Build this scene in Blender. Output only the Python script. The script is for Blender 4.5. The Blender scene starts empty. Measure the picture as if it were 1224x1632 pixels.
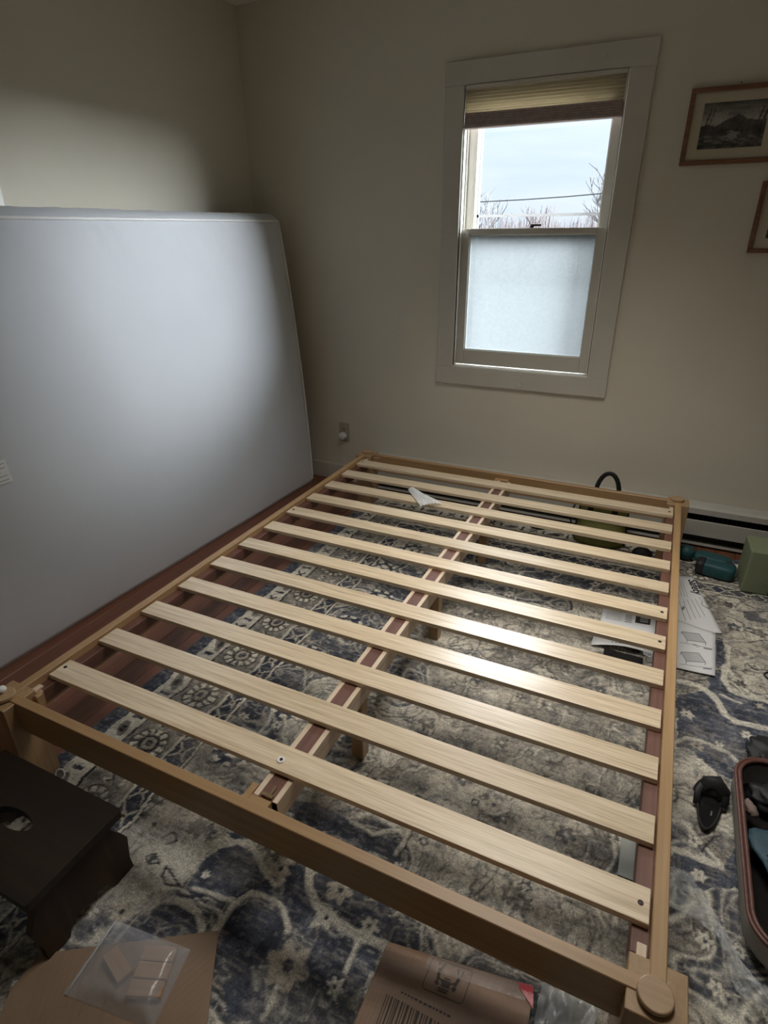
import bpy, bmesh, math, random
import numpy as np
from mathutils import Vector, Matrix, Euler, noise

S = bpy.context.scene
COL = S.collection
random.seed(7)
PI = math.pi
R = math.radians

# ------------------------------------------------------------------ camera
cd = bpy.data.cameras.new('camera')
cd.sensor_fit = 'AUTO'
cd.sensor_width = 36.0
cd.lens = 933.73 / 1632.0 * 36.0
cd.clip_start = 0.02
cd.clip_end = 500
cam = bpy.data.objects.new('camera', cd)
cam.location = (1.38705, -0.66056, 1.37819)
cam.rotation_euler = (1.131794, 0.0049, 0.440859)
COL.objects.link(cam)
S.camera = cam

# ------------------------------------------------------------------ exposure
S.view_settings.view_transform = 'Standard'
S.view_settings.look = 'None'
S.view_settings.gamma = 1.0
S.view_settings.exposure = 0.0
S.view_settings.use_curve_mapping = False

# ------------------------------------------------------------------ world: thin bright overcast
W = bpy.data.worlds.new('overcast_sky')
S.world = W
W.use_nodes = True
wt = W.node_tree
wt.nodes.clear()
w_out = wt.nodes.new('ShaderNodeOutputWorld')
w_bg = wt.nodes.new('ShaderNodeBackground')
w_tc = wt.nodes.new('ShaderNodeTexCoord')
w_sep = wt.nodes.new('ShaderNodeSeparateXYZ')
w_ramp = wt.nodes.new('ShaderNodeValToRGB')
w_noise = wt.nodes.new('ShaderNodeTexNoise')
w_map = wt.nodes.new('ShaderNodeMapping')
w_mix = wt.nodes.new('ShaderNodeMixRGB')
wt.links.new(w_tc.outputs['Generated'], w_sep.inputs[0])
wt.links.new(w_sep.outputs['Z'], w_ramp.inputs[0])
wt.links.new(w_tc.outputs['Generated'], w_map.inputs[0])
w_map.inputs['Scale'].default_value = (2.0, 2.0, 11.0)
wt.links.new(w_map.outputs[0], w_noise.inputs['Vector'])
w_noise.inputs['Scale'].default_value = 2.3
w_noise.inputs['Detail'].default_value = 5
e = w_ramp.color_ramp.elements
e[0].position = 0.0; e[0].color = (0.66, 0.76, 0.86, 1)
e[1].position = 1.0; e[1].color = (1.6, 1.75, 1.95, 1)
a = e.new(0.14); a.color = (0.64, 0.79, 0.95, 1)
a = e.new(0.32); a.color = (0.95, 1.05, 1.15, 1)
w_n2 = wt.nodes.new('ShaderNodeMapRange')
w_n2.inputs['From Min'].default_value = 0.35
w_n2.inputs['From Max'].default_value = 0.7
wt.links.new(w_noise.outputs['Fac'], w_n2.inputs['Value'])
w_mix.inputs['Color2'].default_value = (0.86, 0.93, 1.0, 1)
wt.links.new(w_ramp.outputs[0], w_mix.inputs['Color1'])
w_mul = wt.nodes.new('ShaderNodeMath'); w_mul.operation = 'MULTIPLY'; w_mul.inputs[1].default_value = 0.55
wt.links.new(w_n2.outputs[0], w_mul.inputs[0])
wt.links.new(w_mul.outputs[0], w_mix.inputs['Fac'])
wt.links.new(w_mix.outputs[0], w_bg.inputs['Color'])
w_bg.inputs['Strength'].default_value = 1.22
wt.links.new(w_bg.outputs[0], w_out.inputs[0])

# ------------------------------------------------------------------ lights
def sun(name, to_sun, strength, angle, color):
    l = bpy.data.lights.new(name, 'SUN')
    l.energy = strength; l.angle = R(angle); l.color = color
    o = bpy.data.objects.new(name, l)
    o.rotation_euler = Vector(to_sun).to_track_quat('Z', 'Y').to_euler()
    o.location = (3, 6, 5)
    COL.objects.link(o)
    return o

def area(name, loc, target, sx, sy, energy, color):
    l = bpy.data.lights.new(name, 'AREA')
    l.shape = 'RECTANGLE'; l.size = sx; l.size_y = sy
    l.energy = energy; l.color = color
    o = bpy.data.objects.new(name, l)
    o.location = loc
    o.rotation_euler = (Vector(loc) - Vector(target)).to_track_quat('Z', 'Y').to_euler()
    COL.objects.link(o)
    return o

sun('bright_haze', (-0.10, 0.85, 0.52), 17.0, 60, (0.92, 0.97, 1.0))
sun('veiled_sun', (0.84, 0.52, 0.29), 37.0, 44, (0.90, 0.96, 1.0))
fill_light = area('overhead_fill', (1.1, 1.0, 2.38), (1.1, 1.0, 0.0), 0.8, 0.8, 11.0, (1.0, 0.95, 0.86))  # added fill light under the ceiling to lift the interior, no real fixture
fill_light.data.spread = R(95)

# ------------------------------------------------------------------ helpers
def tag(o, label=None, cat=None, group=None, kind=None):
    if label: o['label'] = label
    if cat: o['category'] = cat
    if group: o['group'] = group
    if kind: o['kind'] = kind
    return o

def link(name, me, mat=None, parent=None, smooth=False):
    o = bpy.data.objects.new(name, me)
    COL.objects.link(o)
    if mat is not None and len(me.materials) == 0:
        me.materials.append(mat)
    if parent is not None:
        o.parent = parent
    if smooth:
        for p in me.polygons: p.use_smooth = True
    return o

def empty(name, loc=(0, 0, 0), rz=0.0):
    o = bpy.data.objects.new(name, None)
    o.empty_display_size = 0.05
    o.location = loc
    o.rotation_euler = (0, 0, rz)
    COL.objects.link(o)
    return o

def bm_mesh(bm, name='m'):
    me = bpy.data.meshes.new(name)
    bmesh.ops.recalc_face_normals(bm, faces=bm.faces)
    bm.to_mesh(me); bm.free()
    return me

def bm_box(bm, x0, x1, y0, y1, z0, z1, bev=0.0, seg=2, mtx=None):
    b = bmesh.new()
    bmesh.ops.create_cube(b, size=1)
    for v in b.verts:
        v.co = Vector(((x0 + x1) / 2 + v.co.x * (x1 - x0), (y0 + y1) / 2 + v.co.y * (y1 - y0), (z0 + z1) / 2 + v.co.z * (z1 - z0)))
    if bev > 0:
        bmesh.ops.bevel(b, geom=b.edges[:], offset=bev, segments=seg, profile=0.5, affect='EDGES')
    if mtx is not None:
        bmesh.ops.transform(b, matrix=mtx, verts=b.verts)
    t = bpy.data.meshes.new('t'); b.to_mesh(t); b.free()
    bm.from_mesh(t); bpy.data.meshes.remove(t)

def box(name, x0, x1, y0, y1, z0, z1, mat, parent=None, bev=0.0, seg=2, smooth=False):
    bm = bmesh.new()
    bm_box(bm, x0, x1, y0, y1, z0, z1, bev, seg)
    return link(name, bm_mesh(bm, name), mat, parent, smooth)

def bm_cyl(bm, c, r, h, axis='Z', seg=24, r2=None, bev=0.0):
    b = bmesh.new()
    bmesh.ops.create_cone(b, cap_ends=True, segments=seg, radius1=r, radius2=r if r2 is None else r2, depth=h)
    if bev > 0:
        es = [e for e in b.edges if len(e.link_faces) == 2 and any(len(f.verts) > 4 for f in e.link_faces)]
        bmesh.ops.bevel(b, geom=es, offset=bev, segments=2, profile=0.5, affect='EDGES')
    if axis == 'X': M = Matrix.Rotation(PI / 2, 4, 'Y')
    elif axis == 'Y': M = Matrix.Rotation(PI / 2, 4, 'X')
    else: M = Matrix.Identity(4)
    bmesh.ops.transform(b, matrix=Matrix.Translation(c) @ M, verts=b.verts)
    t = bpy.data.meshes.new('t'); b.to_mesh(t); b.free()
    bm.from_mesh(t); bpy.data.meshes.remove(t)

def cyl(name, c, r, h, mat, parent=None, axis='Z', seg=24, r2=None, bev=0.0, smooth=False):
    bm = bmesh.new(); bm_cyl(bm, c, r, h, axis, seg, r2, bev)
    return link(name, bm_mesh(bm, name), mat, parent, smooth)

def bm_tube(bm, pts, rad, seg=8, closed=False, flat=None):
    """tube along points; rad float or list; flat=(a,b) scales section"""
    pts = [Vector(p) for p in pts]
    n = len(pts)
    rings = []
    up = Vector((0, 0, 1))
    prev = None
    for i, p in enumerate(pts):
        if closed: t = pts[(i + 1) % n] - pts[i - 1]
        else: t = pts[min(i + 1, n - 1)] - pts[max(i - 1, 0)]
        t.normalize()
        if prev is None:
            s = t.cross(up)
            if s.length < 1e-3: s = t.cross(Vector((1, 0, 0)))
        else:
            s = prev - t * prev.dot(t)
        s.normalize(); prev = s
        u = s.cross(t)
        r = rad[i] if isinstance(rad, (list, tuple)) else rad
        fa, fb = flat if flat else (1, 1)
        rings.append([bm.verts.new(p + s * (math.cos(2 * PI * k / seg) * r * fa) + u * (math.sin(2 * PI * k / seg) * r * fb)) for k in range(seg)])
    m = n if closed else n - 1
    for i in range(m):
        a, b = rings[i], rings[(i + 1) % n]
        for k in range(seg):
            try: bm.faces.new((a[k], a[(k + 1) % seg], b[(k + 1) % seg], b[k]))
            except ValueError: pass
    if not closed:
        bm.faces.new(rings[0][::-1]); bm.faces.new(rings[-1])

def tube(name, pts, rad, mat, parent=None, seg=8, closed=False, flat=None):
    bm = bmesh.new(); bm_tube(bm, pts, rad, seg, closed, flat)
    return link(name, bm_mesh(bm, name), mat, parent, True)

def bm_prism(bm, poly, z0, z1, plane='XY'):
    """extrude polygon; plane XY -> z, XZ -> y, YZ -> x"""
    def P(a, b, c):
        return {'XY': (a, b, c), 'XZ': (a, c, b), 'YZ': (c, a, b)}[plane]
    lo = [bm.verts.new(P(a, b, z0)) for a, b in poly]
    hi = [bm.verts.new(P(a, b, z1)) for a, b in poly]
    n = len(poly)
    bm.faces.new(lo[::-1]); bm.faces.new(hi)
    for i in range(n):
        bm.faces.new((lo[i], lo[(i + 1) % n], hi[(i + 1) % n], hi[i]))

def prism(name, poly, z0, z1, mat, parent=None, plane='XY'):
    bm = bmesh.new(); bm_prism(bm, poly, z0, z1, plane)
    return link(name, bm_mesh(bm, name), mat, parent)

def grid_obj(name, f, nu, nv, mat, parent=None, thick=0.0, smooth=True):
    """surface f(u,v)->xyz, u,v in 0..1; thick>0 makes a closed sheet along -normal approx -z"""
    vs = []; fs = []
    for j in range(nv + 1):
        for i in range(nu + 1):
            vs.append(f(i / nu, j / nv))
    N = len(vs)
    for j in range(nv):
        for i in range(nu):
            a = j * (nu + 1) + i
            fs.append((a, a + 1, a + nu + 2, a + nu + 1))
    if thick > 0:
        vs += [(x, y, z - thick) for x, y, z in vs]
        for fc in list(fs): fs.append(tuple(N + k for k in fc[::-1]))
        brd = [i for i in range(nu + 1)] + [j * (nu + 1) + nu for j in range(1, nv + 1)] + [nv * (nu + 1) + i for i in range(nu - 1, -1, -1)] + [j * (nu + 1) for j in range(nv - 1, 0, -1)]
        for k in range(len(brd)):
            a, b = brd[k], brd[(k + 1) % len(brd)]
            fs.append((b, a, N + a, N + b))
    me = bpy.data.meshes.new(name)
    me.from_pydata([tuple(v) for v in vs], [], fs)
    me.update()
    return link(name, me, mat, parent, smooth)

# ------------------------------------------------------------------ materials
def mat_new(name):
    m = bpy.data.materials.new(name); m.use_nodes = True
    nt = m.node_tree
    b = nt.nodes['Principled BSDF']
    return m, nt, b

def coords(nt, scale=(1, 1, 1), kind='Object', rot=(0, 0, 0)):
    tc = nt.nodes.new('ShaderNodeTexCoord'); mp = nt.nodes.new('ShaderNodeMapping')
    mp.inputs['Scale'].default_value = scale; mp.inputs['Rotation'].default_value = rot
    nt.links.new(tc.outputs[kind], mp.inputs[0])
    return mp.outputs[0]

def nz(nt, vec, scale, detail=4, rough=0.55, dist=0.0):
    n = nt.nodes.new('ShaderNodeTexNoise')
    n.inputs['Scale'].default_value = scale; n.inputs['Detail'].default_value = detail
    n.inputs['Roughness'].default_value = rough; n.inputs['Distortion'].default_value = dist
    nt.links.new(vec, n.inputs['Vector'])
    return n.outputs['Fac']

def ramp(nt, fac, stops):
    r = nt.nodes.new('ShaderNodeValToRGB')
    el = r.color_ramp.elements
    el[0].position = stops[0][0]; el[0].color = (*stops[0][1], 1)
    el[1].position = stops[-1][0]; el[1].color = (*stops[-1][1], 1)
    for p, c in stops[1:-1]:
        k = el.new(p); k.color = (*c, 1)
    nt.links.new(fac, r.inputs[0])
    return r.outputs[0]

def bump(nt, b, fac, strength=0.2, dist=0.002):
    n = nt.nodes.new('ShaderNodeBump')
    n.inputs['Strength'].default_value = strength; n.inputs['Distance'].default_value = dist
    nt.links.new(fac, n.inputs['Height']); nt.links.new(n.outputs[0], b.inputs['Normal'])

def plain(name, col, rough=0.5, var=0.06, nscale=20, bstr=0.1, bdist=0.001, metal=0.0, coat=0.0, spec=0.5):
    m, nt, b = mat_new(name)
    v = coords(nt)
    f = nz(nt, v, nscale, 4)
    lo = tuple(c * (1 - var) for c in col); hi = tuple(min(1, c * (1 + var)) for c in col)
    nt.links.new(ramp(nt, f, [(0.3, lo), (0.7, hi)]), b.inputs['Base Color'])
    b.inputs['Roughness'].default_value = rough
    b.inputs['Metallic'].default_value = metal
    b.inputs['Coat Weight'].default_value = coat
    b.inputs['Specular IOR Level'].default_value = spec
    if bstr > 0: bump(nt, b, nz(nt, v, nscale * 6, 3), bstr, bdist)
    return m

def wood(name, dark, mid, light, axis='X', rough=0.4, scale=1.0, coat=0.0, rnd=0.12, bstr=0.12):
    m, nt, b = mat_new(name)
    sc = {'X': (1.2, 38, 38), 'Y': (38, 1.2, 38), 'Z': (38, 38, 1.2)}[axis]
    oi = nt.nodes.new('ShaderNodeObjectInfo')
    tc = nt.nodes.new('ShaderNodeTexCoord')
    add = nt.nodes.new('ShaderNodeVectorMath'); add.operation = 'ADD'
    mul = nt.nodes.new('ShaderNodeVectorMath'); mul.operation = 'SCALE'
    mul.inputs[0].default_value = (3.1, 1.7, 2.3)
    nt.links.new(oi.outputs['Random'], mul.inputs['Scale'])
    nt.links.new(tc.outputs['Object'], add.inputs[0]); nt.links.new(mul.outputs[0], add.inputs[1])
    mp = nt.nodes.new('ShaderNodeMapping'); mp.inputs['Scale'].default_value = tuple(s * scale for s in sc)
    nt.links.new(add.outputs[0], mp.inputs[0])
    f1 = nz(nt, mp.outputs[0], 1.6, 6, 0.6, 0.6)
    f2 = nz(nt, mp.outputs[0], 6.0, 3, 0.5)
    mx = nt.nodes.new('ShaderNodeMath'); mx.operation = 'MULTIPLY_ADD'
    mx.inputs[1].default_value = 0.35; nt.links.new(f2, mx.inputs[0])
    m2 = nt.nodes.new('ShaderNodeMath'); m2.operation = 'MULTIPLY'; m2.inputs[1].default_value = 0.65
    nt.links.new(f1, m2.inputs[0]); nt.links.new(m2.outputs[0], mx.inputs[2])
    col = ramp(nt, mx.outputs[0], [(0.30, dark), (0.5, mid), (0.68, light)])
    hs = nt.nodes.new('ShaderNodeHueSaturation')
    mr = nt.nodes.new('ShaderNodeMapRange')
    mr.inputs['To Min'].default_value = 1 - rnd; mr.inputs['To Max'].default_value = 1 + rnd
    nt.links.new(oi.outputs['Random'], mr.inputs['Value']); nt.links.new(mr.outputs[0], hs.inputs['Value'])
    nt.links.new(col, hs.inputs['Color']); nt.links.new(hs.outputs[0], b.inputs['Base Color'])
    b.inputs['Roughness'].default_value = rough
    b.inputs['Coat Weight'].default_value = coat
    b.inputs['Coat Roughness'].default_value = 0.25
    bump(nt, b, mx.outputs[0], bstr, 0.001)
    return m

def film(name, col, alpha, rough=0.15, bscale=30, bstr=0.6):
    """thin clear plastic film: mostly see-through with glossy glints"""
    m, nt, b = mat_new(name)
    b.inputs['Base Color'].default_value = (*col, 1)
    b.inputs['Roughness'].default_value = rough
    b.inputs['Specular IOR Level'].default_value = 0.9
    b.inputs['Alpha'].default_value = alpha
    v = coords(nt)
    bump(nt, b, nz(nt, v, bscale, 5, 0.6, 1.2), bstr, 0.006)
    return m

M = {}
# painted plaster wall, faint roller texture and smudges
def wallmat(name, col):
    m, nt, b = mat_new(name)
    v = coords(nt)
    f = nz(nt, v, 1.4, 5, 0.6)
    nt.links.new(ramp(nt, f, [(0.3, tuple(c * 0.96 for c in col)), (0.7, tuple(c * 1.03 for c in col))]), b.inputs['Base Color'])
    b.inputs['Roughness'].default_value = 0.75
    b.inputs['Specular IOR Level'].default_value = 0.25
    bump(nt, b, nz(nt, v, 60, 5, 0.65), 0.25, 0.002)
    return m
M['wall'] = wallmat('cream_wall_paint', (0.66, 0.62, 0.525))
M['trim'] = plain('cream_trim_paint', (0.56, 0.535, 0.475), 0.42, 0.03, 8, 0.08, 0.001)
M['trimwhite'] = plain('white_trim_paint', (0.80, 0.79, 0.75), 0.4, 0.03, 8, 0.06, 0.001)
M['ceiling'] = plain('ceiling_paint', (0.78, 0.77, 0.73), 0.85, 0.02, 6, 0.1, 0.001)
M['board'] = wood('reddish_floor_wood', (0.145, 0.058, 0.034), (0.185, 0.074, 0.044), (0.22, 0.092, 0.056), 'Y', 0.42, 0.35, 0.05, 0.05, 0.05)
M['slat'] = wood('pale_pine_slat', (0.42, 0.31, 0.185), (0.69, 0.555, 0.385), (0.84, 0.72, 0.545), 'X', 0.30, 1.6, 0.75, 0.05, 0.35)
M['rail'] = wood('honey_brown_rail_wood', (0.30, 0.175, 0.075), (0.37, 0.225, 0.105), (0.43, 0.27, 0.14), 'X', 0.42, 0.6, 0.1, 0.04, 0.06)
M['raily'] = wood('honey_brown_side_rail_wood', (0.32, 0.19, 0.085), (0.40, 0.25, 0.12), (0.46, 0.30, 0.15), 'Y', 0.42, 0.6, 0.1, 0.04, 0.06)
M['post'] = wood('honey_brown_post_wood', (0.30, 0.185, 0.09), (0.37, 0.235, 0.12), (0.42, 0.275, 0.15), 'Z', 0.42, 0.6, 0.1, 0.03, 0.06)
M['ledge'] = wood('reddish_ledge_wood', (0.085, 0.036, 0.024), (0.14, 0.060, 0.042), (0.19, 0.086, 0.062), 'Y', 0.5, 0.7, 0.0, 0.03, 0.1)
M['strip'] = wood('light_strip_wood', (0.55, 0.42, 0.30), (0.68, 0.54, 0.40), (0.75, 0.62, 0.48), 'Y', 0.5, 1.0, 0.0, 0.03, 0.1)
M['dowel'] = wood('disc_cap_wood', (0.33, 0.21, 0.115), (0.40, 0.265, 0.15), (0.46, 0.31, 0.18), 'X', 0.4, 0.5, 0.1, 0.03, 0.05)
M['screw'] = plain('dark_screw_head', (0.045, 0.03, 0.03), 0.35, 0.1, 60, 0, metal=0.4)
M['nylon'] = plain('white_plastic', (0.82, 0.82, 0.80), 0.3, 0.03, 60, 0)
M['brass'] = plain('dull_brass_latch', (0.42, 0.30, 0.18), 0.3, 0.1, 80, 0, metal=0.9)
M['black'] = plain('black_fabric', (0.012, 0.012, 0.014), 0.6, 0.2, 80, 0.3, 0.001)
M['blackgloss'] = plain('black_glossy_plastic', (0.010, 0.010, 0.011), 0.2, 0.1, 60, 0)
M['olive'] = plain('olive_canvas', (0.13, 0.125, 0.030), 0.7, 0.12, 60, 0.4, 0.001)
M['teal'] = plain('teal_fabric', (0.013, 0.075, 0.085), 0.55, 0.15, 40, 0.3, 0.001)
M['tealcloth'] = plain('teal_blue_cloth', (0.028, 0.070, 0.095), 0.6, 0.2, 30, 0.5, 0.003)
M['sage'] = plain('sage_green_foam', (0.21, 0.245, 0.15), 0.7, 0.05, 60, 0.2, 0.001)
M['paper'] = plain('white_paper', (0.78, 0.79, 0.82), 0.7, 0.02, 20, 0.1, 0.001)
M['ink'] = plain('grey_printing_ink', (0.22, 0.22, 0.24), 0.7, 0.05, 80, 0)
M['inkd'] = plain('black_printing_ink', (0.02, 0.02, 0.022), 0.6, 0.05, 80, 0)
M['inkb'] = plain('brown_black_box_ink', (0.035, 0.025, 0.018), 0.7, 0.3, 120, 0)
M['red'] = plain('red_packing_tape', (0.50, 0.06, 0.08), 0.3, 0.15, 60, 0.3, 0.002)
M['suit'] = plain('grey_cream_case_shell', (0.30, 0.28, 0.25), 0.6, 0.08, 60, 0.3, 0.001)
M['leather'] = plain('brown_leather_rim', (0.12, 0.052, 0.040), 0.4, 0.15, 60, 0.3, 0.001)
M['suitin'] = plain('black_case_lining', (0.014, 0.011, 0.010), 0.7, 0.2, 60, 0.2, 0.001)
M['stool'] = wood('dark_walnut_stool', (0.010, 0.006, 0.003), (0.017, 0.010, 0.005), (0.034, 0.018, 0.008), 'X', 0.5, 0.35, 0.05, 0.02, 0.15)
M['stoolleg'] = wood('brown_walnut_stool_leg', (0.018, 0.009, 0.004), (0.030, 0.014, 0.006), (0.050, 0.024, 0.011), 'Z', 0.5, 0.35, 0.05, 0.02, 0.15)
M['heater'] = plain('cream_heater_enamel', (0.50, 0.49, 0.45), 0.45, 0.04, 20, 0.08, 0.001)
M['heaterdark'] = plain('dark_heater_slot', (0.05, 0.05, 0.05), 0.5, 0.1, 60, 0)
M['piping'] = plain('white_piping_cord', (0.86, 0.86, 0.86), 0.6, 0.03, 120, 0.3, 0.001)
M['tagm'] = plain('white_law_tag', (0.85, 0.86, 0.87), 0.5, 0.05, 60, 0.1)
M['frame'] = wood('brown_picture_frame_wood', (0.13, 0.055, 0.028), (0.20, 0.09, 0.045), (0.27, 0.13, 0.065), 'X', 0.4, 1.0, 0.1, 0.03, 0.1)
M['matboard'] = plain('cream_mat_board', (0.50, 0.46, 0.34), 0.75, 0.03, 40, 0.1)
M['film'] = film('clear_plastic_film', (0.75, 0.78, 0.80), 0.30, 0.12, 26, 0.9)
M['ziplock'] = film('clear_bag_plastic', (0.62, 0.63, 0.68), 0.36, 0.18, 14, 0.5)
M['wrap'] = film('stretch_wrap_plastic', (0.62, 0.66, 0.70), 0.55, 0.2, 20, 0.8)
M['blockwood'] = wood('light_brown_block_wood', (0.34, 0.20, 0.11), (0.43, 0.265, 0.15), (0.50, 0.32, 0.19), 'X', 0.55, 0.6, 0.0, 0.06, 0.1)

# mattress ticking
m, nt, b = mat_new('pale_grey_mattress_cloth'); M['mattress'] = m
v = coords(nt)
nt.links.new(ramp(nt, nz(nt, v, 3, 4), [(0.3, (0.63, 0.655, 0.70)), (0.7, (0.665, 0.69, 0.735))]), b.inputs['Base Color'])
b.inputs['Roughness'].default_value = 0.8
b.inputs['Sheen Weight'].default_value = 0.15
bump(nt, b, nz(nt, v, 300, 2), 0.15, 0.0006)

# corrugated cardboard
def cardboard(name, col, rib, ang):
    m, nt, b = mat_new(name)
    v = coords(nt, (1, 1, 1), 'Object', (0, 0, ang))
    f = nz(nt, v, 9, 5)
    wv = nt.nodes.new('ShaderNodeTexWave'); wv.inputs['Scale'].default_value = rib; wv.inputs['Distortion'].default_value = 0.3
    nt.links.new(v, wv.inputs['Vector'])
    c = ramp(nt, f, [(0.3, tuple(k * 0.86 for k in col)), (0.7, tuple(k * 1.06 for k in col))])
    nt.links.new(c, b.inputs['Base Color'])
    b.inputs['Roughness'].default_value = 0.62
    bump(nt, b, wv.outputs['Fac'], 0.25, 0.0012)
    return m
M['card'] = cardboard('brown_cardboard', (0.29, 0.20, 0.135), 26, R(52))
M['cardbox'] = cardboard('brown_box_cardboard', (0.23, 0.145, 0.095), 40, 0)

# window glass: thin pane, see-through with a weak reflection
m, nt, b = mat_new('clear_window_glass'); M['glass'] = m
nt.nodes.remove(b)
tr = nt.nodes.new('ShaderNodeBsdfTransparent'); gl = nt.nodes.new('ShaderNodeBsdfGlossy'); gl.inputs['Roughness'].default_value = 0.02
fr = nt.nodes.new('ShaderNodeFresnel'); mx = nt.nodes.new('ShaderNodeMixShader')
nt.links.new(fr.outputs[0], mx.inputs[0]); nt.links.new(tr.outputs[0], mx.inputs[1]); nt.links.new(gl.outputs[0], mx.inputs[2])
nt.links.new(mx.outputs[0], nt.nodes['Material Output'].inputs[0])
# frosted lower pane: milky privacy film, thinner along its ragged rim
m, nt, b = mat_new('frosted_window_glass'); M['frost'] = m
nt.nodes.remove(b)
v = coords(nt)
f = nz(nt, v, 90, 6, 0.7)
tl = nt.nodes.new('ShaderNodeBsdfTranslucent'); tr = nt.nodes.new('ShaderNodeBsdfTransparent')
tr.inputs['Color'].default_value = (0.80, 0.90, 0.97, 1)
nt.links.new(ramp(nt, f, [(0.3, (0.066, 0.073, 0.076)), (0.5, (0.072, 0.079, 0.082)), (0.7, (0.080, 0.087, 0.089))]), tl.inputs['Color'])
mx = nt.nodes.new('ShaderNodeMixShader')
nt.links.new(ramp(nt, nz(nt, v, 40, 5, 0.7), [(0.35, (0.90, 0.90, 0.90)), (0.65, (0.96, 0.96, 0.96))]), mx.inputs[0])
nt.links.new(tr.outputs[0], mx.inputs[1]); nt.links.new(tl.outputs[0], mx.inputs[2])
nt.links.new(mx.outputs[0], nt.nodes['Material Output'].inputs[0])
# cellular shade cloth: translucent
def shade(name, c1, c2, f):
    m, nt, b = mat_new(name)
    b.inputs['Base Color'].default_value = (*c1, 1); b.inputs['Roughness'].default_value = 0.9
    tl = nt.nodes.new('ShaderNodeBsdfTranslucent'); tl.inputs['Color'].default_value = (*c2, 1)
    mx = nt.nodes.new('ShaderNodeMixShader'); mx.inputs[0].default_value = f
    nt.links.new(b.outputs[0], mx.inputs[1]); nt.links.new(tl.outputs[0], mx.inputs[2])
    nt.links.new(mx.outputs[0], nt.nodes['Material Output'].inputs[0])
    return m
M['shade'] = shade('cream_shade_cloth', (0.60, 0.56, 0.46), (0.60, 0.545, 0.425), 0.65)
M['shadedark'] = plain('brown_shade_rail', (0.34, 0.275, 0.255), 0.6, 0.15, 60, 0.2)
M['bark'] = plain('pale_bark', (0.20, 0.195, 0.20), 0.9, 0.25, 12, 0.3)
M['twig'] = plain('reddish_twigs', (0.20, 0.155, 0.15), 0.9, 0.25, 12, 0.0)
M['grass'] = plain('winter_grass', (0.085, 0.082, 0.070), 0.95, 0.3, 1.5, 0.3, 0.02)
M['siding'] = plain('outer_siding', (0.5, 0.5, 0.5), 0.7, 0.05, 4, 0.1)
M['cable'] = plain('grey_cable', (0.045, 0.05, 0.055), 0.6, 0.05, 4, 0)
M['outlet'] = plain('almond_outlet_plastic', (0.42, 0.37, 0.28), 0.4, 0.05, 30, 0)

# ------------------------------------------------------------------ room shell
XL, XR, YB, YF, ZC = -0.82, 2.95, -1.75, 2.325, 2.405
WX0, WX1, WZ0, WZ1 = 0.380, 1.061, 0.760, 1.978      # clear window opening
def structure(o): o['kind'] = 'structure'; return o

fl = structure(box('floor', XL - 0.1, XR + 0.1, YB - 0.1, YF + 0.15, -0.12, -0.0125, M['board']))
# boards: one object each (children of the floor), long in y
bm = bmesh.new(); bm_box(bm, -0.041, 0.041, 0, YF - YB - 0.004, -0.012, 0.0, 0.0015, 1)
pl_me = bm_mesh(bm, 'floor_board'); pl_me.materials.append(M['board'])
x = XL + 0.042
while x < XR - 0.04:
    o = link('floor_board', pl_me, None, fl); o.location = (x, YB + 0.002, 0); x += 0.0835
structure(box('ceiling', XL - 0.1, XR + 0.1, YB - 0.1, YF + 0.15, ZC, ZC + 0.1, M['ceiling']))
structure(box('wall_left', XL - 0.1, XL, YB - 0.1, YF + 0.15, 0, ZC, M['wall']))
structure(box('wall_right', XR, XR + 0.1, YB - 0.1, YF + 0.15, 0, ZC, M['wall']))
structure(box('wall_back', XL, XR, YB - 0.1, YB, 0, ZC, M['wall']))
bm = bmesh.new()
WT = 0.15
bm_box(bm, XL, WX0 - 0.012, YF, YF + WT, 0, ZC)
bm_box(bm, WX1 + 0.012, XR, YF, YF + WT, 0, ZC)
bm_box(bm, WX0 - 0.012, WX1 + 0.012, YF, YF + WT, 0, WZ0 - 0.012)
bm_box(bm, WX0 - 0.012, WX1 + 0.012, YF, YF + WT, WZ1 + 0.012, ZC)
structure(link('wall_front', bm_mesh(bm), M['wall']))
structure(box('baseboard_front', XL + 0.012, -0.05, YF - 0.014, YF, 0.0, 0.100, M['trim'], bev=0.003))
structure(box('baseboard_left', XL, XL + 0.012, YB, YF - 0.014, 0.0, 0.100, M['trim'], bev=0.003))
# edge of a white door or window surround on the left wall
structure(box('trim_1', XL, XL + 0.018, 0.77, 0.868, 1.30, 2.15, M['trimwhite'], bev=0.003))

# ------------------------------------------------------------------ window
win = structure(empty('window_1', (0, YF, 0)))
def wbox(name, x0, x1, y0, y1, z0, z1, mat, parent=win, bev=0.0015):
    bm = bmesh.new(); bm_box(bm, x0, x1, y0, y1, z0, z1, bev, 1)
    return link(name, bm_mesh(bm, name), mat, parent)
# flat casing boards around the opening
CX0, CX1, CZ0, CZ1 = 0.289, 1.156, 0.670, 2.066
wbox('casing', CX0, CX1, -0.016, 0, WZ1, CZ1, M['trim'])
wbox('casing', CX0, CX1, -0.016, 0, CZ0, WZ0, M['trim'])
wbox('casing', CX0 + 0.002, WX0, -0.0145, 0, WZ0, WZ1, M['trim'])
wbox('casing', WX1, CX1 - 0.002, -0.0145, 0, WZ0, WZ1, M['trim'])
for cx, cz in ((0.953, 2.028), (0.741, 0.697)):
    cyl('casing_plug', (cx, -0.017, cz), 0.014, 0.006, M['trim'], win, 'Y', 20, bev=0.001)
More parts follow.
